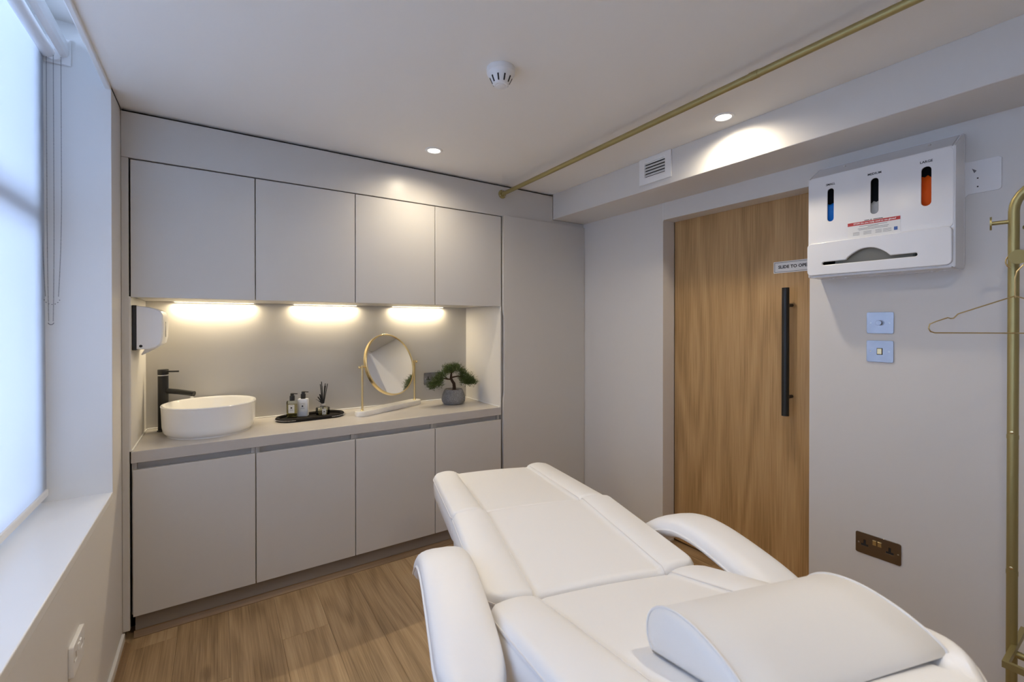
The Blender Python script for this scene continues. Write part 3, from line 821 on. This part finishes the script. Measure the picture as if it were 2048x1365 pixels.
# ================================================================== GLOVE DISPENSER
def glove_dispenser():
    yc, z0 = 0.686, 1.560
    t = thing('glove_dispenser', 'white wall dispenser with three glove slots, marked small, medium and large', 'dispenser', (XR, yc, z0))
    hw = 0.229; dp = 0.120
    # body: back, sides, floor (hollow, open behind the front)
    bm = bmesh.new()
    side = [(-dp + .001, -0.004), (-dp + .001, 0.424), (-0.020, 0.486), (-0.001, 0.492), (-0.001, -0.004)]
    def slab(pts, y0, y1):
        a_ = [bm.verts.new((p, y0, q)) for p, q in pts]; b_ = [bm.verts.new((p, y1, q)) for p, q in pts]
        for j in range(len(pts)): bm.faces.new((a_[j], a_[(j + 1) % len(pts)], b_[(j + 1) % len(pts)], b_[j]))
        bm.faces.new(a_); bm.faces.new(b_)
    slab(side, -hw - .005, -hw + .003); slab(side, hw - .003, hw + .004)
    slab([(-dp + .001, -0.004), (-dp + .001, 0.003), (-0.001, 0.003), (-0.001, -0.004)], -hw + .003, hw - .003)
    slab([(-dp + .001, 0.418), (-dp + .001, 0.424), (-0.020, 0.486), (-0.020, 0.480)], -hw + .003, hw - .003)
    bmesh.ops.bevel(bm, geom=list(bm.edges), offset=0.0025, segments=2, affect='EDGES')
    from_bm('body', bm, M_acr, t)
    plate('inner_front', [(-hw - .002, 0.001), (hw + .002, 0.001), (hw + .002, 0.422), (-hw - .002, 0.422)],
          [[(-.19, .02), (.17, .02), (.17, .12), (-.19, .12)], [(-.205, .17), (.205, .17), (.205, .395), (-.205, .395)]], 0.003, M_acr, t, lambda a, b, c: (-dp + .0015 + c, -a, b))
    plate('back_plate', rrect(-hw - .006, hw + .004, -0.006, 0.492, 0.02, 5), [], 0.008, M_acr, t, lambda a, b, c: (-c - .0005, a, b), 0.001)
    for y in (-0.15, 0.12):
        lathe('screw', [(0.004, -0.049), (0.004, -0.060), (0.003, -0.061)], M_screw, t, 12, (0, y, 0.464), 'x')
    # front panel with three vertical slots
    def slot(cy, zb, zt, w):
        return stadium_v(-cy, (zb + zt) / 2, zt - zb, w)
    def stadium_v(a, b, L, w):
        return [(a + q - 0, b + p) for p, q in stadium(0, 0, L, w, 8)]
    sl = [(0.8342, 1.7882, 1.9271, 0.0235), (0.6833, 1.7888, 1.9302, 0.0255), (0.5296, 1.7864, 1.9303, 0.028)]
    holes = [slot(cy - yc, zb - z0, zt - z0, w) for cy, zb, zt, w in sl]
    front = rrect(-hw, hw, 0.135, 0.424, 0.020, 6)
    pf = plate('front_panel', front, holes, 0.006, M_acr, t, lambda a, b, c: (-dp - c + .006, -a, b), 0.0012)
    names = ('SMALL', 'MEDIUM', 'LARGE')
    for (cy, zb, zt, w), nm in zip(sl, names):
        lettering('lettering', nm, 0.0118, M_ink, pf, lambda a, b, c, cy=cy, zt=zt: (-dp - .0004 - c, cy - yc - a, zt - z0 + .017 + b), 0.0003)
    # glove packs seen through the slots
    def pack(nm, cy, zlo, zhi, m, seed):
        rnd = random.Random(seed)
        ny, nz = 9, 9; V, F = [], []
        for i in range(ny):
            for j in range(nz):
                y = cy - yc + (i / (ny - 1) - .5) * 0.075; z = zlo + (zhi - zlo) * j / (nz - 1)
                ex = rnd.uniform(-0.006, 0.006)
                if j == nz - 1: z += rnd.uniform(-0.010, 0.006)
                V.append((-dp + .020 + ex, y, z))
        for i in range(ny):
            for j in range(nz): V.append((-0.02, V[i * nz + j][1], V[i * nz + j][2]))
        n = ny * nz
        for i in range(ny - 1):
            for j in range(nz - 1):
                a = i * nz + j
                F += [(a, a + 1, a + nz + 1, a + nz), (n + a, n + a + nz, n + a + nz + 1, n + a + 1)]
        for i in range(ny - 1):
            for j in (0, nz - 1):
                a = i * nz + j; F.append((a, a + nz, n + a + nz, n + a))
        for j in range(nz - 1):
            for i in (0, ny - 1):
                a = i * nz + j; F.append((a, a + 1, n + a + 1, n + a))
        raw(nm, V, F, m, t, True)
    pack('glove_pack', 0.834, 0.200, 0.308, M_bluef, 1)
    pack('glove_pack', 0.683, 0.190, 0.280, M_whitef, 2)
    pack('glove_pack', 0.530, 0.180, 0.338, M_orange, 3)
    box('inner_shade', -0.030, -0.022, -hw + .004, hw - .006, 0.002, 0.415, M_dark, t)  # black sheet standing in for the shade deep inside the dispenser
    box('divider', -dp + .014, -0.031, 0.095, 0.099, 0.14, 0.41, M_acr, t)
    box('divider', -dp + .014, -0.031, -0.070, -0.066, 0.14, 0.41, M_acr, t)
    box('pack_shelf', -dp + .010, -0.031, -hw + .002, hw - .004, 0.160, 0.165, M_acr, t)
    # sticker
    st = thing_part('sticker', t)
    sy0, sy1, sz0, sz1 = 0.7720 - yc, 0.6030 - yc, 1.6985 - z0, 1.772 - z0
    box('sticker_paper', -dp - .0006, -dp + .0002, sy1, sy0, sz0, sz1, M_paper, st)
    xq = -dp - .0009
    box('red_band', xq, -dp - .0005, sy1, sy0, sz1 - .019, sz1 - .006, M_red, st)
    lettering('band_text', 'STOP! Do you really need to use gloves?', 0.0082, M_whitei, st, lambda a, b, c: (xq - .0003 - c, (sy0 + sy1) / 2 - .004 - a, sz1 - .0125 + b), 0.0002)
    for o_, wd in ((0.020, .016), (0.006, .006), (-0.016, .030)):
        box('print_line', xq, -dp - .0005, (sy0 + sy1) / 2 + o_ - wd / 2, (sy0 + sy1) / 2 + o_ + wd / 2, sz1 - .0042, sz1 - .0018, M_ink, st)
    rnd = random.Random(5)
    for k, (z, wd) in enumerate(((-.025, .090), (-.029, .035), (-.034, .100), (-.039, .094))):
        box('print_line', xq, -dp - .0005, (sy0 + sy1) / 2 - wd / 2, (sy0 + sy1) / 2 + wd / 2, sz1 + z, sz1 + z + .0014, M_grey_ink, st)
    for cy_, wd in ((0.055, .022), (0.018, .026), (-0.018, .020), (-0.045, .026)):
        for z in (-.048, -.053, -.058):
            box('print_line', xq, -dp - .0005, (sy0 + sy1) / 2 + cy_ - wd / 2, (sy0 + sy1) / 2 + cy_ + wd / 2, sz1 + z, sz1 + z + .0012, M_grey_ink, st)
    box('blue_mark', xq, -dp - .0005, sy1 + .008, sy1 + .019, sz0 + .016, sz0 + .029, M_blue, st)
    # lower apron tray with its arched slot
    z0a, z1a = 0.004, 0.142
    cz = 0.052
    arch = []
    L0, L1 = -0.175, 0.135
    pts = []
    for i in range(7):
        a = PI / 2 + PI * i / 6; pts.append((L0 + .0065 + .0065 * math.cos(a), cz + .0065 * math.sin(a)))
    pts.append((L0 + .02, cz - .0065)); pts.append((L1 - .0065, cz - .0065))
    for i in range(1, 7):
        a = -PI / 2 + PI * i / 6; pts.append((L1 - .0065 + .0065 * math.cos(a), cz + .0065 * math.sin(a)))
    for i in range(15):
        u = i / 14; aa = 0.055 - 0.145 * u
        pts.append((aa, cz + .0065 + 0.040 * math.sin(PI * u) ** 0.8))
    lp = plate('apron_tray', rrect(-hw - .004, hw - .001, z0a, z1a, 0.018, 6), [pts], 0.012, M_acr, t, lambda a, b, c: (-dp - c - .004 + .006, -a, b), 0.003)
    box('apron_pack', -dp + .020, -0.034, -0.12, 0.14, 0.010, 0.120, M_apron, t, 0.006)
    # flat bracket to the right
    b0, b1 = -0.2245, -0.326
    zb_, zt_ = 1.826 - z0, 1.942 - z0
    o = [(b0, zt_ + .012), (b0 - .008, zt_ + .002), (b0 - .02, zt_), (b1 + .006, zt_), (b1, zt_ - .006), (b1, zb_ + .006), (b1 + .006, zb_), (b0 - .02, zb_ - .001), (b0 - .008, zb_ - .012), (b0, zb_ - .032)]
    br = plate('side_bracket', o, [], 0.004, M_acr, t, lambda a, b, c: (-c - .0005, a, b), 0.0006)
    for dy, dz in ((-0.043, 0.052), (-0.043, 0.022)):
        lathe('screw_hole', [(0.0025, -0.0044), (0.0025, -0.0052)], M_ink, br, 10, (0, b0 + dy, zb_ + dz), 'x')
    tri = [(b0 - .034, zb_ + .072), (b0 - .028, zb_ + .090), (b0 - .040, zb_ + .080)]
    plate('printed_mark', tri, [], 0.0004, M_grey_ink, br, lambda a, b, c: (-c - .0044, a, b))
    for y in (-0.19, -0.155, 0.12, 0.165):
        lathe('screw', [(0.0035, -0.0085), (0.0035, -0.006)], M_screw, t, 10, (-0.045, y, 0.0))
def thing_part(name, parent):
    o = bpy.data.objects.new(name, None); COL.objects.link(o); o.parent = parent
    return o
glove_dispenser()

# ================================================================== BLIND
def roller_blind():
    t = thing('roller_blind', 'pale fabric roller blind lowered over the window', 'blind', (-0.522, 0.92, WZ0))
    y0, y1 = 0.03 - 0.92, WY1 - 0.006 - 0.92
    zt = 2.335 - WZ0
    V, F = [], []
    n = 24
    for k, dx in enumerate((0.0, -0.0008)):
        for j in range(n + 1):
            z = 0.052 + (zt - 0.052) * j / n
            for y in (y0, y1): V.append((dx + 0.004 * (1 - j / n), y, z))
    m_ = 2 * (n + 1)
    for j in range(n):
        a = 2 * j
        F += [(a, a + 1, a + 3, a + 2), (m_ + a, m_ + a + 2, m_ + a + 3, m_ + a + 1), (a, a + 2, m_ + a + 2, m_ + a), (a + 1, m_ + a + 1, m_ + a + 3, a + 3)]
    raw('fabric', V, F, M_blind, t, True)
    bm = bmesh.new(); add_box(bm, -0.006, 0.010, y0, y1, 0.030, 0.056, 0.004, 2)
    from_bm('bottom_bar', bm, M_plast, t)
    tube('roller', [(0.014, y0, zt + .004), (0.014, y1 - .012, zt + .004)], 0.021, M_plast, t, 24)
    br = box('end_bracket', 0.0, 0.075, y1 - .006, y1 - .001, zt - .028, zt + .07, M_plast, t, 0.003)
    lathe('chain_wheel', disc_profile(0.022, -0.012, 0.0, 0.002), M_plast, br, 24, (0.030, y1 - .006, zt), 'y')
    pr = [(0.060, zt + .060), (0.064, zt + .060), (0.070, zt + .020), (0.066, zt + .004), (0.058, zt + .000), (0.050, zt - .006), (0.048, zt - .002), (0.056, zt + .006), (0.061, zt + .010), (0.064, zt + .022)]
    bm = bmesh.new()
    a = [bm.verts.new((p, y0, q)) for p, q in pr]; b = [bm.verts.new((p, y1 - .008, q)) for p, q in pr]
    k = len(pr)
    for j in range(k): bm.faces.new((a[j], a[(j + 1) % k], b[(j + 1) % k], b[j]))
    bm.faces.new(a); bm.faces.new(b)
    from_bm('fascia', bm, M_plast, t)
    def chain(xa, xb, zb, y):
        r = (xb - xa) / 2; P = []
        ztop = zt - .01
        taper = 0.25
        z = ztop
        path = []
        N = int((ztop - zb) / 0.0052)
        for i in range(N):
            q = i / N; zz = ztop + (zb + r - ztop) * q
            sh = (xb - xa) * 0.18 * max(0, (q - .55) / .45) ** 2
            path.append((xa + sh, zz))
        for i in range(1, 8):
            an = PI + PI * i / 8; rr = r * .82
            path.append((xa + r + rr * math.cos(an), zb + r + r * math.sin(an)))
        path += [(xa + xb - p, z) for p, z in path[:N][::-1]]
        V, F = [], []
        for p, z in path:
            i = len(V); e = 0.0019
            V += [(p + e, y, z), (p - e, y, z), (p, y + e, z), (p, y - e, z), (p, y, z + e), (p, y, z - e)]
            for s in (4, 5):
                F += [(i, i + 2, i + s), (i + 2, i + 1, i + s), (i + 1, i + 3, i + s), (i + 3, i, i + s)]
        raw('bead_chain', V, F, M_chain, t, True)
    chain(-0.001, 0.051, 1.426 - WZ0, y1 - .020)
    chain(0.014, 0.032, 1.353 - WZ0, y1 - .024)
roller_blind()

# ================================================================== COAT RACK AND HANGER
def coat_rack():
    px, py = 1.975, 0.2875
    t = thing('coat_rack', 'gold metal coat rack with disc pegs standing by the wall', 'coat rack', (px, py, 0))
    r = 0.0122; zt = 1.775; br = 0.085; wd = 0.46
    path = [(0, 0, 0.004), (0, 0, zt - br)]
    for i in range(1, 9):
        a = PI - PI / 2 * i / 8; path.append((0, -(br + br * math.cos(a)), zt - br + br * math.sin(a)))
    for i in range(9):
        a = PI / 2 - PI / 2 * i / 8; path.append((0, -(wd - br + br * math.cos(a)), zt - br + br * math.sin(a)))
    path.append((0, -wd, 0.004))
    fr = tube('frame', path, r, M_gold, t, 20)
    tube('lower_rail', [(0, 0, 0.376), (0, -wd, 0.376)], 0.010, M_gold, fr, 12)
    for z in (1.02, 0.615): tube('joint_ring', [(0, 0, z - .006), (0, 0, z + .006)], r + .0008, M_gold, fr, 20)
    for z in (1.035, 0.632):
        lathe('screw', [(0.0045, -r - .0005), (0.0045, -r - .0025), (0.003, -r - .0032)], M_brass, fr, 10, (0, 0, z), 'x')
    def peg(base, d, ln, rd):
        d = Vector(d).normalized(); b = Vector(base)
        p = tube('peg', [b, b + d * ln], 0.0060, M_gold, t, 12)
        tube('peg_disc', [b + d * (ln - .0015), b + d * (ln + .003)], rd, M_gold, p, 28)
    peg((0, 0.0, 1.661), (-0.17, 0.985, 0.0), 0.046, 0.0200)
    peg((0, 0.0, 1.549), (-0.94, -0.30, 0.0), 0.055, 0.0205)
    peg((0, -0.02, 1.640), (0.6, -0.8, 0.0), 0.085, 0.0265)
    peg((0, -wd, 1.661), (-0.35, -0.93, 0.0), 0.074, 0.0200)
    peg((0, -wd, 1.549), (-0.94, -0.30, 0.0), 0.055, 0.0205)
    # lower shelf of open mesh
    bm = bmesh.new()
    add_box(bm, -0.13, 0.13, -wd - .02, -wd - .008, 0.388, 0.406); add_box(bm, -0.13, 0.13, -0.012, 0.0, 0.388, 0.406)
    add_box(bm, -0.13, -0.118, -wd - .008, -0.012, 0.388, 0.406); add_box(bm, 0.118, 0.13, -wd - .008, -0.012, 0.388, 0.406)
    from_bm('shelf_frame', bm, M_gold, t)
    for k in range(9):
        y = -0.05 - 0.045 * k
        tube('shelf_bar', [(-0.12, y, 0.398), (0.12, y, 0.398)], 0.004, M_gold, t, 6)
    # feet
    for y in (0, -wd): tube('foot_bar', [(-0.19, y, 0.012), (0.17, y, 0.012)], 0.012, M_gold, t, 12)
coat_rack()
def hanger():
    c = Vector((1.9400, 0.2790, 1.5490))            # hangs on the peg that faces the room
    rz = math.atan2(0.160, -0.140)
    t = thing('clothes_hanger', 'thin gold wire clothes hanger hanging on the coat rack', 'hanger', (c.x, c.y, c.z), rz)
    # local x runs along the bar towards the door wall end, z up, origin under the peg
    hk = []
    for i in range(13):
        a = math.radians(-60 + 285 * i / 12); hk.append((0.0225 * math.cos(a), 0, -0.011 + 0.0225 * math.sin(a)))
    hk = hk[::-1]
    hook = [(0, 0, -0.118), (0, 0, -0.060)] + [(-0.004, 0, -0.040)] + hk[1:]
    # closed shoulder wire
    L = 0.205
    half = [(0.0, -0.112), (0.012, -0.116), (0.135, -0.163), (0.146, -0.176), (0.153, -0.177), (0.160, -0.174), (0.190, -0.186), (L, -0.194), (L + .003, -0.206), (L - .002, -0.216), (L - .012, -0.220)]
    pts = [(a, 0, b) for a, b in half] + [(0.0, 0, -0.220)] + [(-a, 0, b) for a, b in half[::-1]][:-1]
    tube('shoulder_wire', pts, 0.0019, M_brass, t, 8, True)
    tube('hook', hook, 0.0019, M_brass, t, 8)
hanger()

# ================================================================== TREATMENT BED
def beauty_bed():
    # local frame: y along the bed towards the foot end, x across, origin on the floor under the seat/back joint
    t = thing('treatment_bed', 'white leatherette treatment bed with raised backrest and armrests', 'treatment bed', (0.8417, 0.8428, 0), -math.radians(16.784))
    RS = 0.183                                     # seam offset from the centre line
    def top_h(x, w, b):
        ax = abs(x)
        if ax <= RS: h = 0.004 * math.cos(ax / RS * PI / 2)
        else:
            q = min(1.0, (ax - RS) / (w - RS))
            h = b * math.sin(PI * min(1, q ** 0.8)) ** 0.75 if q < 1 else 0
        g = (ax - RS) / 0.006
        h -= 0.005 * math.exp(-g * g)
        return h
    ER = 0.026
    def cushion(name, p0, p1, w0, w1, th, bol, end0, end1, cr0, cr1, parent=t):
        """p0, p1: (y, z) of the top surface at the start and the end"""
        A, B = Vector(p0), Vector(p1); d = (B - A); Ln = d.length; d.normalize(); nrm = Vector((-d.y, d.x))
        if nrm.y < 0: nrm = -nrm
        S = []
        for k in range(9): S.append((1 - math.cos(PI / 2 * k / 8)) * max(end0, cr0))
        m_ = 10; a, b = S[-1], Ln - max(end1, cr1)
        for k in range(1, m_): S.append(a + (b - a) * k / m_)
        for k in range(21): S.append(Ln - (1 - math.cos(PI / 2 * (20 - k) / 20)) * max(end1, cr1))
        rings = []; ctx = []
        for s in S:
            def rnd(dist, r): 
                if r <= 0 or dist >= r: return 0.0
                return r - math.sqrt(max(0, r * r - (r - dist) ** 2))
            w = w0 + (w1 - w0) * s / Ln
            w -= max(rnd(s, cr0), rnd(Ln - s, cr1))
            drop = max(rnd(s, end0), rnd(Ln - s, end1))
            lift = min(th * 0.35, drop * 0.6)
            er = ER; loop = []
            xs = []
            NT = 44
            wi = max(0.012, w - er * 0.75)
            for k in range(NT + 1):
                x = -wi + 2 * wi * k / NT; xs.append(x)
            wn = w0 + (w1 - w0) * s / Ln
            for x in xs: loop.append((x, top_h(x, wn, bol) - drop))
            hh = top_h(wi, wn, bol) - drop
            for k in range(1, 7):
                an = PI / 2 * k / 6
                loop.append((wi + (w - wi) * math.sin(an), hh - er * (1 - math.cos(an))))
            zb = -th + lift
            loop.append((w - 0.004, hh - er - 0.003)); loop.append((w - 0.004, hh - er - 0.008)); loop.append((w - 0.001, hh - er - 0.014)); loop.append((w - 0.002, (hh - er + zb) / 2)); loop.append((w - 0.004, zb + 0.016)); loop.append((w - 0.012, zb + 0.004)); loop.append((w - 0.03, zb))
            mir = [(-a_, b_) for a_, b_ in loop[NT + 1:]][::-1]
            loop += mir
            P = A + d * s
            rings.append([(x, P.x + nrm.x * h, P.y + nrm.y * h) for x, h in loop])
            ctx.append((s, w, P, drop, wn))
        V = [v for r in rings for v in r]; F = []
        n = len(rings[0])
        for i in range(len(rings) - 1):
            for j in range(n): F.append((i * n + j, i * n + (j + 1) % n, (i + 1) * n + (j + 1) % n, (i + 1) * n + j))
        F.append(tuple(range(n))); F.append(tuple((len(rings) - 1) * n + j for j in range(n)))
        o = raw(name, V, F, M_leather, parent, True); fix_flat(o, 50)
        # seams: paired stitch lines on the surface, edge piping down each side
        for sx in (-1, 1):
            for off in (0.009,):
                pts = []
                for (s, w, P, drop, wn) in ctx:
                    x = sx * (RS + off)
                    if abs(x) < w - 0.06:
                        h = top_h(x, wn, bol) - drop + 0.0002
                        pts.append((x, P.x + nrm.x * h, P.y + nrm.y * h))
                tube('seam_piping', pts, 0.0011, M_thread, o, 6)
            pts = []
            for (s, w, P, drop, wn) in ctx[2:-7]:
                er = ER; wi = max(0.012, w - er * .75)
                an = PI / 2 * 0.86
                h = top_h(wi, wn, bol) - drop - er * (1 - math.cos(an)) + .0004; x = sx * (wi + (w - wi) * math.sin(an) + .0004)
                pts.append((x, P.x + nrm.x * h, P.y + nrm.y * h))
            tube('seam_piping', pts, 0.0015, M_thread, o, 6)
        return o
    W2 = 0.314
    zs = 0.677
    cushion('seat', (0.002, zs), (0.535, zs), W2, W2, 0.115, 0.014, 0.022, 0.018, 0.060, 0.030)
    cushion('leg_rest', (0.545, 0.664), (1.205, 0.602), W2 - .002, W2 - .006, 0.105, 0.019, 0.022, 0.045, 0.030, 0.080)
    th = math.radians(18.5)
    Lb = 0.750
    cushion('backrest', (-0.012, zs + .002), (-0.012 - Lb * math.cos(th), zs + .002 + Lb * math.sin(th)), W2, W2 - .004, 0.125, 0.013, 0.016, 0.05, 0.030, 0.285)
    # armrests: padded arches
    def arm(sx):
        xc = sx * 0.392
        path = [(-0.300, 0.690), (-0.27, 0.703), (-0.22, 0.716), (-0.12, 0.737), (0.0, 0.750), (0.08, 0.752), (0.16, 0.742), (0.24, 0.712), (0.31, 0.668), (0.37, 0.622), (0.42, 0.585)]
        # resample smoothly
        P = []
        for i in range(len(path) - 1):
            p_1 = Vector(path[max(i - 1, 0)]); p0 = Vector(path[i]); p1 = Vector(path[i + 1]); p2 = Vector(path[min(i + 2, len(path) - 1)])
            for k in range(5):
                u = k / 5
                P.append(0.5 * ((2 * p0) + (p1 - p_1) * u + (2 * p_1 - 5 * p0 + 4 * p1 - p2) * u * u + (-p_1 + 3 * p0 - 3 * p1 + p2) * u ** 3))
        P.append(Vector(path[-1]))
        n = len(P); rings = []
        WA, HT, HB = 0.069, 0.030, 0.038
        flange_l, flange_r = [], []
        cum = [0.0]
        for i in range(1, n): cum.append(cum[-1] + (P[i] - P[i - 1]).length)
        Lt = cum[-1]
        for i in range(n):
            tg = (P[min(i + 1, n - 1)] - P[max(i - 1, 0)]).normalized(); nn = Vector((-tg.y, tg.x))
            e = min(cum[i] / 0.13, (Lt - cum[i]) / 0.075)
            sc = 1.0 if e >= 1 else math.sqrt(max(0.0, 1 - (1 - e) ** 2)) * 0.92 + 0.08
            sh = 0.55 + 0.45 * sc
            ring = []
            for k in range(22):
                a = 2 * PI * k / 22
                cx, cz = math.cos(a), math.sin(a)
                x = math.copysign(abs(cx) ** 0.62, cx) * WA * sc
                z = (math.copysign(abs(cz) ** 0.80, cz)) * (HT if cz > 0 else HB) * sh
                ring.append((xc + x, P[i].x + nn.x * (z - HT), P[i].y + nn.y * (z - HT)))
            rings.append(ring)
            for s, lst in ((-1, flange_l), (1, flange_r)):
                lst.append((xc + s * (WA * sc + .0005), P[i].x + nn.x * (-HT - .010), P[i].y + nn.y * (-HT - .010)))
        V = [v for r in rings for v in r]; F = []
        m_ = 22
        for i in range(n - 1):
            for j in range(m_): F.append((i * m_ + j, i * m_ + (j + 1) % m_, (i + 1) * m_ + (j + 1) % m_, (i + 1) * m_ + j))
        F.append(tuple(range(m_))); F.append(tuple((n - 1) * m_ + j for j in range(m_)))
        o = raw('armrest', V, F, M_leather, t, True)
        tube('edge_piping', flange_l + flange_r[::-1], 0.0030, M_leather, o, 8, True)
        # bracket down to the frame
        xb = xc - sx * 0.012
        tube('arm_bracket', [(xb, -0.10, 0.69), (xb - sx * .01, -0.02, 0.56), (xb - sx * .05, 0.02, 0.47), (sx * 0.24, 0.02, 0.42)], 0.016, M_steel, o, 12)
    arm(-1); arm(1)
    # upholstered base and plinth
    bm = bmesh.new()
    prof = [(-0.42, 0.10), (0.62, 0.10), (0.62, 0.44), (0.50, 0.555), (0.02, 0.560), (-0.10, 0.575), (-0.40, 0.660), (-0.42, 0.56)]
    a = [bm.verts.new((-0.262, y, z)) for y, z in prof]; b = [bm.verts.new((0.262, y, z)) for y, z in prof]
    k = len(prof)
    for j in range(k): bm.faces.new((a[j], a[(j + 1) % k], b[(j + 1) % k], b[j]))
    bm.faces.new(a); bm.faces.new(b)
    bmesh.ops.bevel(bm, geom=list(bm.edges), offset=0.012, segments=2, affect='EDGES', profile=0.5)
    from_bm('base_cover', bm, M_leather, t)
    box('foot_plate', -0.24, 0.24, -0.40, 0.60, 0.0, 0.10, M_plast, t, 0.012, 2)
    boxes('leg_rest_arm', [(-0.20, -0.16, 0.60, 0.95, 0.45, 0.49), (0.16, 0.20, 0.60, 0.95, 0.45, 0.49)], M_steel, t, 0.004)
    # black buckle strap on the left flank of the backrest
    def on_flank(s, h):
        y = -0.012 - s * math.cos(th) + h * math.sin(th) * -1; z = zs + .002 + s * math.sin(th) + h * math.cos(th)
        return y, z
    y0, z0 = on_flank(0.50, -0.052); y1, z1 = on_flank(0.50, -0.115)
    V = []
    for x in (-W2 + 0.004, -W2 - 0.010):
        for s, h in ((0.438, -0.036), (0.470, -0.036), (0.470, -0.110), (0.438, -0.110)):
            y, z = on_flank(s, h); V.append((x, y, z))
    raw('strap', V, [(0, 1, 2, 3), (4, 5, 6, 7), (0, 1, 5, 4), (1, 2, 6, 5), (2, 3, 7, 6), (3, 0, 4, 7)], M_blackp, t, False)
    return t
beauty_bed()

def bolster():
    th = math.radians(18.5)
    s0 = 0.535                                      # along the backrest
    yy = -0.012 - s0 * math.cos(th); zz = 0.679 + s0 * math.sin(th)
    a = -math.radians(16.784)
    wx = 0.8417 + (math.cos(a) * 0.036 - math.sin(a) * yy); wy = 0.8428 + (math.sin(a) * 0.036 + math.cos(a) * yy)
    t = thing('bolster_pillow', 'white D-shaped bolster pillow lying on the raised backrest', 'pillow', (wx, wy, zz), a)
    # profile in (y', h): foot side is +y'
    hw = 0.166
    prof = [(0.108, 0.000), (0.117, 0.014), (0.115, 0.034), (0.103, 0.053), (0.082, 0.067), (0.052, 0.075), (0.015, 0.074), (-0.022, 0.065), (-0.060, 0.048), (-0.092, 0.027), (-0.110, 0.010), (-0.113, 0.000)]
    # densify (Catmull-Rom)
    D = []
    for i in range(len(prof) - 1):
        p_1 = Vector(prof[max(i - 1, 0)]); p0 = Vector(prof[i]); p1 = Vector(prof[i + 1]); p2 = Vector(prof[min(i + 2, len(prof) - 1)])
        for k in range(4):
            u = k / 4
            D.append(0.5 * ((2 * p0) + (p1 - p_1) * u + (2 * p_1 - 5 * p0 + 4 * p1 - p2) * u * u + (-p_1 + 3 * p0 - 3 * p1 + p2) * u ** 3))
    D.append(Vector(prof[-1]))
    def place(x, y, h):
        return (x, y * math.cos(th) + h * math.sin(th) * 1.0, -y * math.sin(th) + h * math.cos(th) + 0.006)
    rings = []
    secs = [(-hw - .010, 0.55), (-hw - .008, 0.80), (-hw - .004, 0.94), (-hw, 1.0), (-hw * .6, 1.0), (0, 1.0), (hw * .6, 1.0), (hw, 1.0), (hw + .004, 0.94), (hw + .008, 0.80), (hw + .010, 0.55)]
    for x, s in secs:
        rings.append([place(x, p.x * s, p.y * s + (1 - s) * 0.036) for p in D])
    V = [v for r in rings for v in r]; F = []
    n = len(D)
    for i in range(len(rings) - 1):
        for j in range(n): F.append((i * n + j, i * n + (j + 1) % n, (i + 1) * n + (j + 1) % n, (i + 1) * n + j))
    F.append(tuple(range(n))); F.append(tuple((len(rings) - 1) * n + j for j in range(n)))
    o = raw('cushion', V, F, M_pillow, t, True); fix_flat(o, 60)
    for sx in (-1, 1):
        tube('piping', [place(sx * (hw + .001), p.x * 1.002, p.y * 1.004) for p in D], 0.0022, M_pillow, t, 8, True)
bolster()
